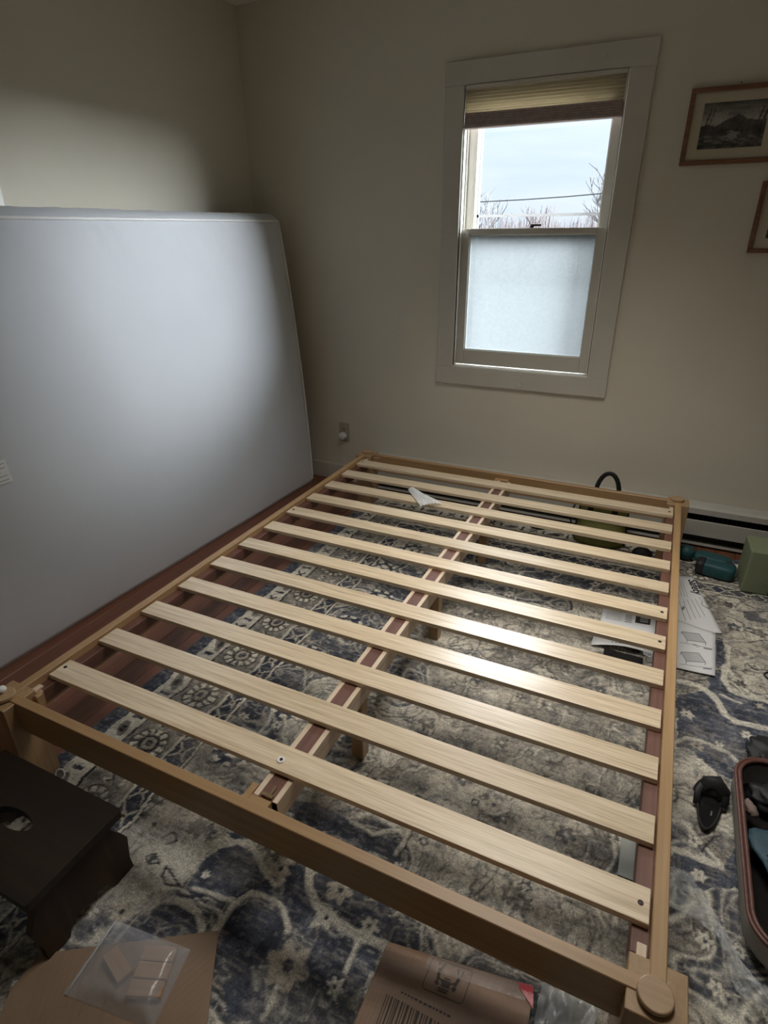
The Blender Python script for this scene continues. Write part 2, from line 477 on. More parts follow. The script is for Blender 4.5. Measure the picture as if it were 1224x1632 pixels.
# jambs, head, sill
bm = bmesh.new()
bm_box(bm, WX0 - 0.012, WX0, -0.012, WT, WZ0 - 0.012, WZ1 + 0.012)
bm_box(bm, WX1, WX1 + 0.012, -0.012, WT, WZ0 - 0.012, WZ1 + 0.012)
bm_box(bm, WX0, WX1, -0.012, WT, WZ1, WZ1 + 0.012)
link('jamb', bm_mesh(bm), M['trimwhite'], win)
bm = bmesh.new()
for xx in (WX0 + 0.004, WX1 - 0.008):
    bm_box(bm, xx, xx + 0.004, -0.006, 0.012, WZ0, WZ1)
    bm_box(bm, xx - 0.002, xx + 0.006, 0.050, 0.056, WZ0, WZ1)
link('stop_bead', bm_mesh(bm), M['trimwhite'], win)
wbox('sill', WX0 - 0.010, WX1 + 0.010, -0.012, WT + 0.03, WZ0 - 0.012, WZ0 + 0.006, M['trimwhite'])
def sash(x0, x1, z0, z1, y0, y1, l, r, bt, tp, glassmat, gname):
    bm = bmesh.new()
    bm_box(bm, x0, x0 + l, y0, y1, z0, z1, 0.002, 1)
    bm_box(bm, x1 - r, x1, y0, y1, z0, z1, 0.002, 1)
    bm_box(bm, x0 + l, x1 - r, y0, y1, z0, z0 + bt, 0.002, 1)
    bm_box(bm, x0 + l, x1 - r, y0, y1, z1 - tp, z1, 0.002, 1)
    s = link('sash', bm_mesh(bm), M['trim'], win)
    ym = (y0 + y1) / 2
    # putty bead
    bm = bmesh.new()
    t = 0.004
    for q in ((x0 + l, x0 + l + t, z0 + bt, z1 - tp), (x1 - r - t, x1 - r, z0 + bt, z1 - tp), (x0 + l, x1 - r, z0 + bt, z0 + bt + t), (x0 + l, x1 - r, z1 - tp - t, z1 - tp)):
        bm_box(bm, q[0], q[1], ym - 0.006, ym + 0.006, q[2], q[3])
    link('glazing_bead', bm_mesh(bm), M['trimwhite'], s)
    me = bpy.data.meshes.new(gname)
    me.from_pydata([(x0 + l, ym, z0 + bt), (x1 - r, ym, z0 + bt), (x1 - r, ym, z1 - tp), (x0 + l, ym, z1 - tp)], [], [(0, 1, 2, 3)])
    link(gname, me, glassmat, s)
    return s
lo = sash(0.3815, 1.0595, 0.772, 1.412, 0.014, 0.046, 0.046, 0.046, 0.074, 0.026, M['frost'], 'frosted_pane')
up = sash(0.3815, 1.0595, 1.372, 1.976, 0.058, 0.090, 0.050, 0.050, 0.030, 0.045, M['glass'], 'clear_pane')
# storm window beyond
bm = bmesh.new()
sx0, sx1 = 0.382, 1.059
bm_box(bm, sx0, sx0 + 0.052, 0.122, 0.132, 0.775, 1.975)
bm_box(bm, sx1 - 0.040, sx1, 0.122, 0.132, 0.775, 1.975)
bm_box(bm, sx0, sx1, 0.122, 0.132, 1.462, 1.474)
bm_box(bm, sx0, sx1, 0.122, 0.132, 0.768, 0.800)
bm_box(bm, sx0 + 0.036, sx0 + 0.040, 0.108, 0.122, 0.775, 1.975)
link('storm_frame', bm_mesh(bm), plain('storm_frame_metal', (0.22, 0.22, 0.22), 0.5, 0.05, 20, 0), win)
# sash lock
bm = bmesh.new()
bm_cyl(bm, (0.722, 0.030, 1.417), 0.012, 0.008, 'Z', 16)
bm_box(bm, 0.715, 0.765, 0.024, 0.034, 1.419, 1.428, 0.002, 1)
link('sash_lock', bm_mesh(bm), M['screw'], win)
# cellular shade: head rail, pleats, bottom rail stack
sh = empty('cellular_shade', (0, YF, 0))
tag(sh, 'cream pleated shade with dark bottom stack, raised to the top of the window', 'blind')
bm = bmesh.new(); bm_box(bm, 0.386, 1.055, -0.022, 0.012, 1.960, 1.976, 0.003, 1)
link('head_rail', bm_mesh(bm), M['trim'], sh)
zt, zb = 1.960, 1.873
n = 7
bm = bmesh.new()
prof = []
for i in range(n * 2 + 1):
    z = zt + (zb - zt) * i / (n * 2)
    prof.append((-0.018 if i % 2 else -0.008, z))
back = [(0.012 if i % 2 else 0.002, zt + (zb - zt) * i / (n * 2)) for i in range(n * 2, -1, -1)]
bm_prism(bm, [(a_, b_) for a_, b_ in prof + back], 0.390, 1.050, 'YZ')
link('pleats', bm_mesh(bm), M['shade'], sh)
bm = bmesh.new()
for i in range(5):
    z = 1.873 - i * 0.0088
    bm_box(bm, 0.388, 1.052, -0.022, 0.014, z - 0.0088, z + 0.0004, 0.003, 1)
link('pleat_stack', bm_mesh(bm), M['shadedark'], sh)
bm = bmesh.new(); bm_box(bm, 0.385, 1.054, -0.024, 0.014, 1.814, 1.829, 0.003, 1)
link('bottom_rail', bm_mesh(bm), M['shadedark'], sh)

# ------------------------------------------------------------------ heater along the window wall
ht = empty('baseboard_heater', (0, 0, 0))
tag(ht, 'long low cream metal baseboard heater with a dark slot on the wall below the window', 'heater')
hx0, hx1 = -0.045, XR - 0.02
bm = bmesh.new()
bm_prism(bm, [(YF - 0.002, 0.218), (2.262, 0.214), (2.250, 0.205), (2.250, 0.178), (2.254, 0.178), (2.256, 0.202), (YF - 0.002, 0.208)], hx0, hx1, 'YZ')
link('top_cover', bm_mesh(bm), M['heater'], ht)
box('front_panel', hx0, hx1, 2.250, 2.256, 0.066, 0.146, M['heater'], ht, 0.002, 1)
box('back_plate', hx0, hx1, 2.315, 2.323, 0.012, 0.208, M['heaterdark'], ht)
bm = bmesh.new()
k = hx0 + 0.05
while k < hx1 - 0.05:
    bm_box(bm, k, k + 0.0015, 2.264, 2.312, 0.075, 0.165); k += 0.02
fins = link('heating_fins', bm_mesh(bm), M['heaterdark'], ht); fins['kind'] = 'stuff'
box('end_cap', hx0 - 0.012, hx0, 2.248, 2.323, 0.012, 0.218, M['heater'], ht, 0.002, 1)
box('lower_lip', hx0, hx1, 2.262, 2.300, 0.012, 0.020, M['heater'], ht)
structure(box('baseboard_right', -0.045, XR, YF - 0.0018, YF, 0.0, 0.012, M['trim']))

# ------------------------------------------------------------------ outlet with plug-in night light
ou = empty('wall_outlet', (-0.292, YF, 0.310))
tag(ou, 'small almond wall outlet low on the wall between mattress and bed', 'outlet')
box('cover_plate', -0.033, 0.033, -0.006, 0, -0.055, 0.058, M['outlet'], ou, 0.004, 2)
bm = bmesh.new()
for sx in (-0.006, 0.006): bm_box(bm, sx - 0.0015, sx + 0.0015, -0.0068, -0.005, 0.018, 0.028)
bm_cyl(bm, (0, -0.006, 0.012), 0.003, 0.002, 'Y', 10)
link('socket', bm_mesh(bm), M['screw'], ou)
nl = empty('night_light', (-0.292, YF - 0.0075, 0.293))
tag(nl, 'round white plug-in night light in the lower socket of the wall outlet', 'night light')
cyl('body', (0, -0.014, 0), 0.021, 0.026, M['nylon'], nl, 'Y', 24, 0.023, 0.003, True)
cyl('lens', (0.006, -0.030, -0.002), 0.013, 0.007, M['piping'], nl, 'Y', 20, bev=0.002, smooth=True)

# ------------------------------------------------------------------ pictures
def vcol_mesh(name, nx, nz_, x0, x1, z0, z1, fn):
    vs = [(x0 + (x1 - x0) * i / nx, 0, z0 + (z1 - z0) * j / nz_) for j in range(nz_ + 1) for i in range(nx + 1)]
    fs = [(j * (nx + 1) + i, j * (nx + 1) + i + 1, (j + 1) * (nx + 1) + i + 1, (j + 1) * (nx + 1) + i) for j in range(nz_) for i in range(nx)]
    me = bpy.data.meshes.new(name); me.from_pydata(vs, [], fs)
    ca = me.color_attributes.new('print', 'FLOAT_COLOR', 'POINT')
    for j in range(nz_ + 1):
        for i in range(nx + 1):
            c = fn(i / nx, j / nz_)
            ca.data[j * (nx + 1) + i].color = (*c, 1)
    return me
m, nt, b = mat_new('printed_engraving'); M['print'] = m
at = nt.nodes.new('ShaderNodeAttribute'); at.attribute_name = 'print'
v = coords(nt, (1, 1, 3)); f = nz(nt, v, 120, 4)
mxn = nt.nodes.new('ShaderNodeMixRGB'); mxn.blend_type = 'MULTIPLY'; mxn.inputs[0].default_value = 0.6
nt.links.new(at.outputs['Color'], mxn.inputs[1])
nt.links.new(ramp(nt, f, [(0.35, (0.55, 0.55, 0.55)), (0.65, (1.2, 1.2, 1.2))]), mxn.inputs[2])
nt.links.new(mxn.outputs[0], b.inputs['Base Color']); b.inputs['Roughness'].default_value = 0.5

def landscape(u, w):
    n1 = noise.noise(Vector((u * 5, w * 7, 1.3))); n2 = noise.noise(Vector((u * 22, w * 26, 4.0)))
    ridge = 0.50 + 0.20 * math.exp(-((u - 0.55) / 0.22) ** 2) + 0.05 * noise.noise(Vector((u * 6, 0, 0)))
    if u > 0.55: ridge = max(ridge, 0.62 - 0.1 * (u - 0.55))
    if w > ridge:
        s = 0.36 - 0.28 * max(0, (w - 0.62) / 0.38) + 0.06 * n1
        if w < 0.86 and w > 0.7 and noise.noise(Vector((u * 3, w * 16, 8))) > 0.1: s *= 0.7
        # bare tree stems at both sides
        for tx, wd in ((0.10, 0.012), (0.16, 0.008), (0.90, 0.012), (0.97, 0.016)):
            if abs(u - tx - 0.02 * math.sin(w * 9)) < wd and w < 0.86: s = 0.05
        return (s * 1.02, s, s * 0.86)
    d = 0.075 + 0.05 * n2 + 0.04 * n1
    if w < 0.30 + 0.04 * n1:
        if noise.noise(Vector((u * 9 + w * 5, w * 20, 2))) > 0.15: d = 0.17
    if math.hypot((u - 0.52) / 0.10, (w - 0.28) / 0.09) < 1 + n2: d = 0.26
    if w < 0.08: d *= 0.6
    if u < 0.10: d *= 0.6
    d = max(0.012, d)
    return (d * 1.05, d, d * 0.92)

def picture(x0, x1, z0, z1, ix0, ix1, iz0, iz1, label):
    t = empty('framed_picture', (x0, YF - 0.001, z0)); tag(t, label, 'picture', None)
    w, h = x1 - x0, z1 - z0
    fw = 0.017
    for nm, q in (('frame_rail', (0, w, 0, fw)), ('frame_rail', (0, w, h - fw, h)), ('frame_rail', (0, fw, fw, h - fw)), ('frame_rail', (w - fw, w, fw, h - fw))):
        box(nm, q[0], q[1], -0.018, -0.001, q[2], q[3], M['frame'], t, 0.002, 1)
    box('mat_board', fw, w - fw, -0.009, -0.003, fw, h - fw, M['matboard'], t)
    me = vcol_mesh('engraving', 60, 42, ix0 - x0, ix1 - x0, iz0 - z0, iz1 - z0, landscape)
    o = link('engraving', me, M['print'], t); o.location = (0, -0.0096, 0)
    box('backing_board', 0.004, w - 0.004, -0.003, -0.0005, 0.004, h - 0.004, M['card'], t)
    return t
picture(1.297, 1.625, 1.630, 1.887, 1.351, 1.572, 1.684, 1.836, 'upper wooden framed picture of a mountain landscape right of the window')
picture(1.607, 1.935, 1.312, 1.566, 1.661, 1.882, 1.366, 1.515, 'lower wooden framed picture cut off by the right edge of the photo')
for nx_, nz_ in ((1.461, 1.890), (1.771, 1.569)):
    nl_ = cyl('picture_nail', (nx_, YF - 0.006, nz_ + 0.004), 0.0022, 0.012, M['screw'], None, 'Y', 10)
    if nx_ < 1.6: tag(nl_, 'small dark nail in the wall just above the upper framed picture', 'nail')
    else: tag(nl_, 'small dark nail in the wall just above the lower framed picture', 'nail')

# ------------------------------------------------------------------ rug
NAVY= [[(0.595, -0.08), (0.59, -0.048), (0.592, -0.004), (0.607, 0.036), (0.638, 0.058), (0.678, 0.058), (0.725, 0.037), (0.75, 0.013), (0.794, 0.013), (0.823, -0.018), (0.782, -0.031), (0.735, -0.027), (0.724, -0.052), (0.695, -0.072), (0.655, -0.078), (0.628, -0.091)], [(0.593, -0.132), (0.605, -0.117), (0.655, -0.122), (0.682, -0.139), (0.673, -0.15), (0.631, -0.145)], [(0.717, -0.099), (0.731, -0.061), (0.757, -0.037), (0.813, -0.035), (0.85, -0.049), (0.864, -0.089), (0.851, -0.128), (0.83, -0.154), (0.775, -0.153), (0.738, -0.142)], [(0.779, 0.069), (0.826, 0.076), (0.873, 0.024), (0.902, -0.0), (0.904, -0.047), (0.861, -0.044), (0.813, -0.004)], [(0.932, -0.051), (0.978, -0.018), (1.011, -0.02), (1.065, -0.017), (1.061, -0.081), (1.032, -0.115), (0.966, -0.126), (0.928, -0.086)], [(0.802, -0.203), (0.845, -0.173), (0.89, -0.182), (0.909, -0.217), (0.849, -0.245)], [(0.594, 0.073), (0.63, 0.09), (0.653, 0.081), (0.625, 0.064)], [(0.91, 0.055), (0.971, 0.07), (1.06, 0.062), (1.062, 0.004), (0.999, -0.008), (0.939, 0.005)], [(0.664, 0.215), (0.756, 0.241), (0.917, 0.232), (1.009, 0.228), (1.028, 0.185), (0.912, 0.183), (0.792, 0.181), (0.682, 0.189)], [(0.92, 0.194), (0.948, 0.216), (0.987, 0.243), (1.002, 0.227), (1.001, 0.192), (0.967, 0.185)], [(1.617, 1.095), (1.708, 1.159), (1.722, 1.232), (1.79, 1.176), (1.887, 1.186), (1.87, 1.006), (1.816, 0.975), (1.789, 0.79), (1.745, 0.795), (1.711, 0.815), (1.665, 0.859), (1.621, 0.861)], [(1.618, 0.49), (1.679, 0.499), (1.723, 0.493), (1.77, 0.593), (1.765, 0.465), (1.664, 0.417), (1.628, 0.448)], [(1.852, 1.732), (1.898, 1.747), (1.906, 1.706), (1.932, 1.706), (1.926, 1.673), (1.868, 1.664), (1.846, 1.679)], [(1.742, 1.489), (1.768, 1.495), (1.771, 1.442), (1.767, 1.337), (1.739, 1.294)], [(1.733, 1.277), (1.754, 1.282), (1.755, 1.236), (1.766, 1.199), (1.725, 1.18), (1.706, 1.222)]]
CREAM= [(0.016, [(0.583, -0.118), (0.62, -0.107), (0.662, -0.112), (0.69, -0.136)]), (0.014, [(0.72, -0.124), (0.721, -0.085), (0.724, -0.052), (0.74, -0.025), (0.8, -0.016), (0.832, -0.027), (0.864, -0.06)]), (0.02, [(0.834, 0.08), (0.855, 0.042), (0.893, 0.014), (0.939, 0.005), (1.001, -0.001), (1.067, 0.006)]), (0.012, [(1.009, -0.004), (1.014, -0.073)]), (0.012, [(0.903, -0.146), (0.91, -0.21)]), (0.014, [(0.602, 0.042), (0.645, 0.07), (0.68, 0.067), (0.725, 0.037), (0.779, 0.013), (0.789, 0.031)]), (0.012, [(0.613, -0.074), (0.647, -0.069), (0.688, -0.063), (0.728, -0.057)]), (0.012, [(0.864, 0.233), (0.892, 0.232), (0.93, 0.226), (0.969, 0.253), (1.007, 0.276), (1.011, 0.236), (1.005, 0.202)]), (0.01, [(1.026, 0.411), (1.069, 0.415), (1.106, 0.422), (1.13, 0.443), (1.15, 0.432), (1.17, 0.41), (1.198, 0.413), (1.223, 0.44), (1.248, 0.442), (1.311, 0.418)]), (0.022, [(1.624, 1.172), (1.687, 1.171), (1.72, 1.143), (1.739, 1.11), (1.757, 1.059), (1.79, 1.042), (1.874, 1.05)]), (0.012, [(1.749, 1.157), (1.804, 1.14)]), (0.014, [(1.617, 0.876), (1.647, 0.908), (1.684, 0.914), (1.714, 0.904), (1.757, 0.896), (1.78, 0.869)]), (0.016, [(1.618, 0.501), (1.664, 0.503), (1.724, 0.501)]), (0.014, [(1.694, 0.817), (1.734, 0.769)]), (0.02, [(1.768, 1.324), (1.76, 1.243), (1.779, 1.192), (1.83, 1.18), (1.887, 1.186)]), (0.012, [(1.785, 1.448), (1.776, 1.317), (1.79, 1.275), (1.837, 1.232)])]
DARK= [(0.006, [(1.742, 1.795), (1.788, 1.837), (1.834, 1.823), (1.865, 1.784), (1.891, 1.769)]), (0.006, [(1.792, 1.66), (1.809, 1.655), (1.832, 1.641), (1.848, 1.619)]), (0.006, [(1.849, 1.59), (1.913, 1.562)]), (0.006, [(1.851, 1.506), (1.915, 1.552)]), (0.006, [(1.836, 1.369), (1.855, 1.344), (1.903, 1.361)]), (0.005, [(1.708, 1.807), (1.741, 1.76), (1.778, 1.743)]), (0.005, [(1.019, 0.277), (1.017, 0.195)]), (0.005, [(1.127, 0.426), (1.142, 0.433), (1.146, 0.419), (1.131, 0.412), (1.127, 0.426)]), (0.005, [(1.222, 0.43), (1.241, 0.434), (1.238, 0.417), (1.222, 0.415), (1.222, 0.43)]), (0.005, [(1.24, 0.274), (1.232, 0.237), (1.209, 0.188)]), (0.006, [(0.453, -0.009), (0.467, 0.014), (0.494, 0.003), (0.478, -0.016)]), (0.006, [(0.454, -0.062), (0.472, -0.046), (0.497, -0.063), (0.474, -0.074), (0.454, -0.062)]), (0.006, [(0.519, -0.06), (0.545, -0.069), (0.584, -0.085), (0.546, -0.096), (0.527, -0.084), (0.519, -0.06)]), (0.004, [(0.333, -0.057), (0.391, 0.124)]), (0.004, [(0.589, -0.02), (0.588, -0.09)]), (0.004, [(1.63, 0.711), (1.665, 0.717)]), (0.006, [(1.682, 0.524), (1.695, 0.554), (1.724, 0.596)]), (0.005, [(1.617, 0.685), (1.624, 0.674), (1.618, 0.652)])]
FLOW= [('c', 0.928, -0.0, 0.026), ('c', 1.02, 0.025, 0.023), ('b', 0.924, 0.068, 0.036), ('b', 0.769, 0.05, 0.031), ('b', 0.901, -0.115, 0.052), ('n', 0.899, -0.111, 0.013), ('c', 1.009, -0.106, 0.021), ('b', 0.408, 0.01, 0.031), ('n', 0.408, 0.01, 0.008), ('g', 0.517, 0.053, 0.034), ('n', 0.473, -0.06, 0.01), ('b', 0.503, -0.181, 0.03), ('c', 0.618, -0.035, 0.013), ('c', 1.646, 1.014, 0.022), ('c', 1.81, 0.996, 0.019), ('c', 1.736, 0.92, 0.015), ('c', 1.676, 0.456, 0.019), ('b', 1.676, 0.887, 0.021), ('b', 1.868, 1.255, 0.028), ('d', 1.81, 1.243, 0.021), ('b', 1.859, 1.153, 0.017), ('d', 1.799, 1.753, 0.024), ('g', 1.776, 1.703, 0.028), ('g', 1.811, 1.429, 0.018), ('g', 1.832, 1.423, 0.015), ('g', 1.901, 1.585, 0.02), ('g', 1.905, 1.504, 0.016), ('n', 1.183, 0.437, 0.017), ('b', 1.183, 0.437, 0.029), ('n', 1.055, 0.261, 0.016), ('c', 1.055, 0.261, 0.008), ('n', 1.31, 0.258, 0.017), ('c', 1.31, 0.258, 0.009)]

RX0, RX1, RY0, RY1 = -0.02, 2.36, -1.02, 2.19
st = 0.0041
nx = int((RX1 - RX0) / st); ny = int((RY1 - RY0) / st)
xs = np.linspace(RX0, RX1, nx + 1); ys = np.linspace(RY0, RY1, ny + 1)
X, Y = np.meshgrid(xs, ys)
rng = np.random.RandomState(5)
def vnoise(x, y, seed, oct_=4):
    r = np.random.RandomState(seed); T = r.rand(256, 256)
    out = np.zeros_like(x); amp = 1; tot = 0
    for o in range(oct_):
        xi = np.floor(x).astype(int); yi = np.floor(y).astype(int)
        fx = x - xi; fy = y - yi
        fx = fx * fx * (3 - 2 * fx); fy = fy * fy * (3 - 2 * fy)
        a = T[yi % 256, xi % 256]; b_ = T[yi % 256, (xi + 1) % 256]; c = T[(yi + 1) % 256, xi % 256]; d = T[(yi + 1) % 256, (xi + 1) % 256]
        out += amp * ((a * (1 - fx) + b_ * fx) * (1 - fy) + (c * (1 - fx) + d * fx) * fy)
        tot += amp; amp *= 0.5; x = x * 2.03 + 11.3; y = y * 2.03 + 7.7
    return out / tot
# hand-woven wobble
wx = X + (vnoise(X * 14, Y * 14, 1, 2) - 0.5) * 0.022 + (vnoise(X * 60, Y * 60, 2, 2) - 0.5) * 0.006
wy = Y + (vnoise(X * 14, Y * 14, 3, 2) - 0.5) * 0.022 + (vnoise(X * 60, Y * 60, 4, 2) - 0.5) * 0.006
CRM = np.array((0.54, 0.515, 0.45)); BGE = np.array((0.37, 0.335, 0.28)); GRY = np.array((0.215, 0.20, 0.18))
NVY = np.array((0.050, 0.058, 0.086)); DRK = np.array((0.028, 0.028, 0.032)); SLT = np.array((0.095, 0.105, 0.128))
CC = {'c': CRM, 'b': BGE, 'g': GRY, 'n': NVY, 'd': DRK}
P_ = np.zeros(X.shape + (3,))
def put(mask, col, soft=None):
    P_[mask] = col
def mixin(w, col):
    w = np.clip(w, 0, 1)[..., None]
    P_[:] = P_ * (1 - w) + np.asarray(col) * w
def ss(x, a, b_): t = np.clip((x - a) / (b_ - a), 0, 1); return t * t * (3 - 2 * t)
# large-scale ground colour
def gauss(cx, cy, sx, sy): return np.exp(-(((X - cx) / sx) ** 2 + ((Y - cy) / sy) ** 2))
navyness = 0.18 + 0.62 * gauss(0.50, 0.75, 0.24, 0.75) + 0.5 * gauss(1.75, 0.98, 0.40, 0.22) + 0.5 * gauss(1.72, 0.38, 0.32, 0.13) + 0.55 * gauss(0.85, -0.1, 0.32, 0.22) + 0.55 * gauss(0.95, 1.5, 0.45, 0.22) + 0.35 * gauss(1.3, 1.68, 0.4, 0.12) + 0.5 * gauss(1.4, -0.35, 0.6, 0.3) + 0.4 * gauss(0.8, -0.6, 0.9, 0.2) + 0.45 * gauss(1.55, 0.0, 0.2, 0.12) + 0.45 * gauss(0.85, 0.2, 0.25, 0.06)
navyness -= 0.35 * gauss(1.75, 1.45, 0.35, 0.22) + 0.25 * gauss(0.45, -0.08, 0.12, 0.16) + 0.3 * gauss(1.2, 0.75, 0.3, 0.3)
fA = vnoise(wx * 5.2 + 3, wy * 5.2, 11, 2)
fB = vnoise(wx * 7.5, wy * 7.5 + 5, 12, 2)
fC = vnoise(wx * 17, wy * 17, 13, 2)
base = BGE * 0.62 + CRM * 0.3
P_[:] = base
mixin(ss(fB, 0.52, 0.60) * 0.7, GRY)
mixin(ss(fB, 0.44, 0.36) * 0.8, CRM)
thr = 0.80 - navyness * 0.62
blob = ss(fA, thr - 0.012, thr + 0.012)
mixin(blob * 0.95, NVY)
mixin(blob * ss(fC, 0.5, 0.62) * 0.7, SLT)
# cream ribbons following the blob outlines and arabesque veins
for lv, c_, w_ in ((0.075, CRM * 0.85, 0.010), (0.115, BGE, 0.008), (-0.070, DRK * 1.3, 0.007), (-0.105, GRY * 0.8, 0.008), (-0.150, DRK * 1.6, 0.006)):
    mixin(np.exp(-((fA - thr - lv) / w_) ** 2) * 0.75, c_)
fD = vnoise(wx * 22, wy * 22, 26, 1)
mixin(np.exp(-((fD - 0.62) / 0.030) ** 2) * (1 - blob) * 0.60, CRM)
mixin(np.exp(-((fD - 0.70) / 0.025) ** 2) * (1 - blob) * 0.60, DRK * 1.3)
mixin(np.exp(-((fD - 0.66) / 0.035) ** 2) * blob * 0.55, CRM * 0.75)
mixin(np.exp(-((fA - thr) / 0.034) ** 2) * 0.75, DRK)
mixin(np.exp(-((fA - thr) / 0.018) ** 2) * 0.97, CRM)
mixin(np.exp(-((fB - 0.5) / 0.016) ** 2) * (0.35 + 0.6 * blob), CRM * 0.95)
mixin(np.exp(-((fC - 0.5) / 0.020) ** 2) * (1 - blob) * 0.60, DRK)
mixin(np.exp(-((vnoise(wx * 24, wy * 24, 23, 2) - 0.5) / 0.030) ** 2) * blob * 0.55, CRM * 0.8)
mixin(ss(vnoise(wx * 30, wy * 30, 24, 2), 0.64, 0.70) * (1 - blob) * 0.45, SLT)
mixin(np.exp(-((vnoise(wx * 11, wy * 11, 21, 1) - 0.55) / 0.012) ** 2) * (1 - blob) * 0.55, DRK * 1.5)
# scattered small flowers
r2 = np.random.RandomState(9)
for i in range(240):
    cx, cy = r2.uniform(0.36, 2.3), r2.uniform(-1.0, 1.82); rr = r2.uniform(0.012, 0.028)
    ix0, ix1 = np.searchsorted(xs, [cx - 0.05, cx + 0.05]); iy0, iy1 = np.searchsorted(ys, [cy - 0.05, cy + 0.05])
    sl = (slice(iy0, iy1), slice(ix0, ix1))
    dx, dy = wx[sl] - cx, wy[sl] - cy
    an = np.arctan2(dy, dx); rad = np.hypot(dx, dy) / (rr * (0.78 + 0.22 * np.cos(an * (5 if i % 2 else 6) + i)))
    b0 = blob[sl].mean() > 0.4
    c1 = CRM if b0 else (GRY * 0.8 if i % 3 else SLT)
    w_ = (np.clip((1.08 - rad) / 0.15, 0, 1) * 0.85)[..., None]
    P_[sl] = P_[sl] * (1 - w_) + c1 * w_
    w_ = (np.exp(-((rad - 1.0) / 0.14) ** 2) * 0.7)[..., None]
    P_[sl] = P_[sl] * (1 - w_) + DRK * w_
    w_ = (np.clip((0.36 - rad) / 0.1, 0, 1) * 0.9)[..., None]
    P_[sl] = P_[sl] * (1 - w_) + (NVY if b0 else CRM) * w_
# larger traced motifs
def inpoly(px, py, poly):
    ins = np.zeros(px.shape, bool); n_ = len(poly)
    for i in range(n_):
        x1, y1 = poly[i]; x2, y2 = poly[(i + 1) % n_]
        c = ((y1 > py) != (y2 > py)) & (px < (x2 - x1) * (py - y1) / ((y2 - y1) if y2 != y1 else 1e-9) + x1)
        ins ^= c
    return ins
def seg_dist(px, py, pts):
    d = np.full(px.shape, 9.0)
    for (x1, y1), (x2, y2) in zip(pts[:-1], pts[1:]):
        L2 = (x2 - x1) ** 2 + (y2 - y1) ** 2 + 1e-12
        t = np.clip(((px - x1) * (x2 - x1) + (py - y1) * (y2 - y1)) / L2, 0, 1)
        d = np.minimum(d, np.hypot(px - x1 - t * (x2 - x1), py - y1 - t * (y2 - y1)))
    return d
def window_of(pts, m_=0.06):
    a_ = min(p[0] for p in pts) - m_; b_ = max(p[0] for p in pts) + m_; c_ = min(p[1] for p in pts) - m_; d_ = max(p[1] for p in pts) + m_
    i0, i1 = np.searchsorted(xs, [a_, b_]); j0, j1 = np.searchsorted(ys, [c_, d_])
    return (slice(j0, j1), slice(i0, i1))
w2x = X + (vnoise(X * 45, Y * 45, 31, 2) - 0.5) * 0.008; w2y = Y + (vnoise(X * 45, Y * 45, 32, 2) - 0.5) * 0.008
# calm cream ground near the stool
g0 = gauss(0.47, -0.06, 0.13, 0.16)
mixin(ss(g0, 0.35, 0.6) * 0.85 * (0.75 + 0.25 * fC), CRM * 0.88)
mixin(ss(g0, 0.35, 0.6) * np.exp(-((fC - 0.5) / 0.03) ** 2) * 0.5, GRY)
for poly in NAVY:
    sl = window_of(poly)
    mk = inpoly(w2x[sl], w2y[sl], poly)
    tone = vnoise(X[sl] * 26, Y[sl] * 26, 41, 3)[..., None]
    colr = NVY * (0.75 + 0.3 * tone) + SLT * (0.25 * (tone > 0.52) + 0.15)
    P_[sl] = np.where(mk[..., None], colr, P_[sl])
for w_, pts in CREAM:
    sl = window_of(pts)
    d = seg_dist(w2x[sl], w2y[sl], pts)
    k = np.clip((w_ * 0.62 - d) / 0.004, 0, 1)[..., None]
    P_[sl] = P_[sl] * (1 - k) + CRM * 0.9 * k
for w_, pts in DARK:
    sl = window_of(pts)
    d = seg_dist(w2x[sl], w2y[sl], pts)
    k = np.clip((w_ * 0.7 - d) / 0.003, 0, 1)[..., None]
    P_[sl] = P_[sl] * (1 - k) + DRK * 1.3 * k
for ch, cx, cy, rr in FLOW:
    sl = window_of([(cx - rr, cy - rr), (cx + rr, cy + rr)], 0.02)
    dx, dy = w2x[sl] - cx, w2y[sl] - cy
    an = np.arctan2(dy, dx); rad = np.hypot(dx, dy) / (rr * (0.85 + 0.18 * np.cos(an * 6)))
    k = (np.clip((1.0 - rad) / 0.12, 0, 1) * 0.92)[..., None]
    P_[sl] = P_[sl] * (1 - k) + CC[ch] * k
    if ch in 'cb' and rr > 0.018:
        k = (np.clip((0.3 - rad) / 0.1, 0, 1))[..., None]
        P_[sl] = P_[sl] * (1 - k) + NVY * k
# borders: distance from nearest edge
dl = wx - RX0; dt = RY1 - wy; dr = RX1 - wx
D = np.minimum(np.minimum(dl, dt), dr)
al = np.where(dt < np.minimum(dl, dr), wx + 0.075, wy)      # coordinate along the border
cyc = ((al - 0.205) / 0.2235)
ph = cyc - np.round(cyc)                                 # -0.5..0.5, rosette at 0
def band(a_, b_): return (D >= a_) & (D < b_)
put(band(-1, 0.058), NVY * 1.25)
mixin(band(-1, 0.058) * ss(vnoise(X * 50, Y * 50, 51, 3), 0.45, 0.6) * 0.6, SLT * 1.2)
put(band(0.058, 0.135), CRM * 0.95)
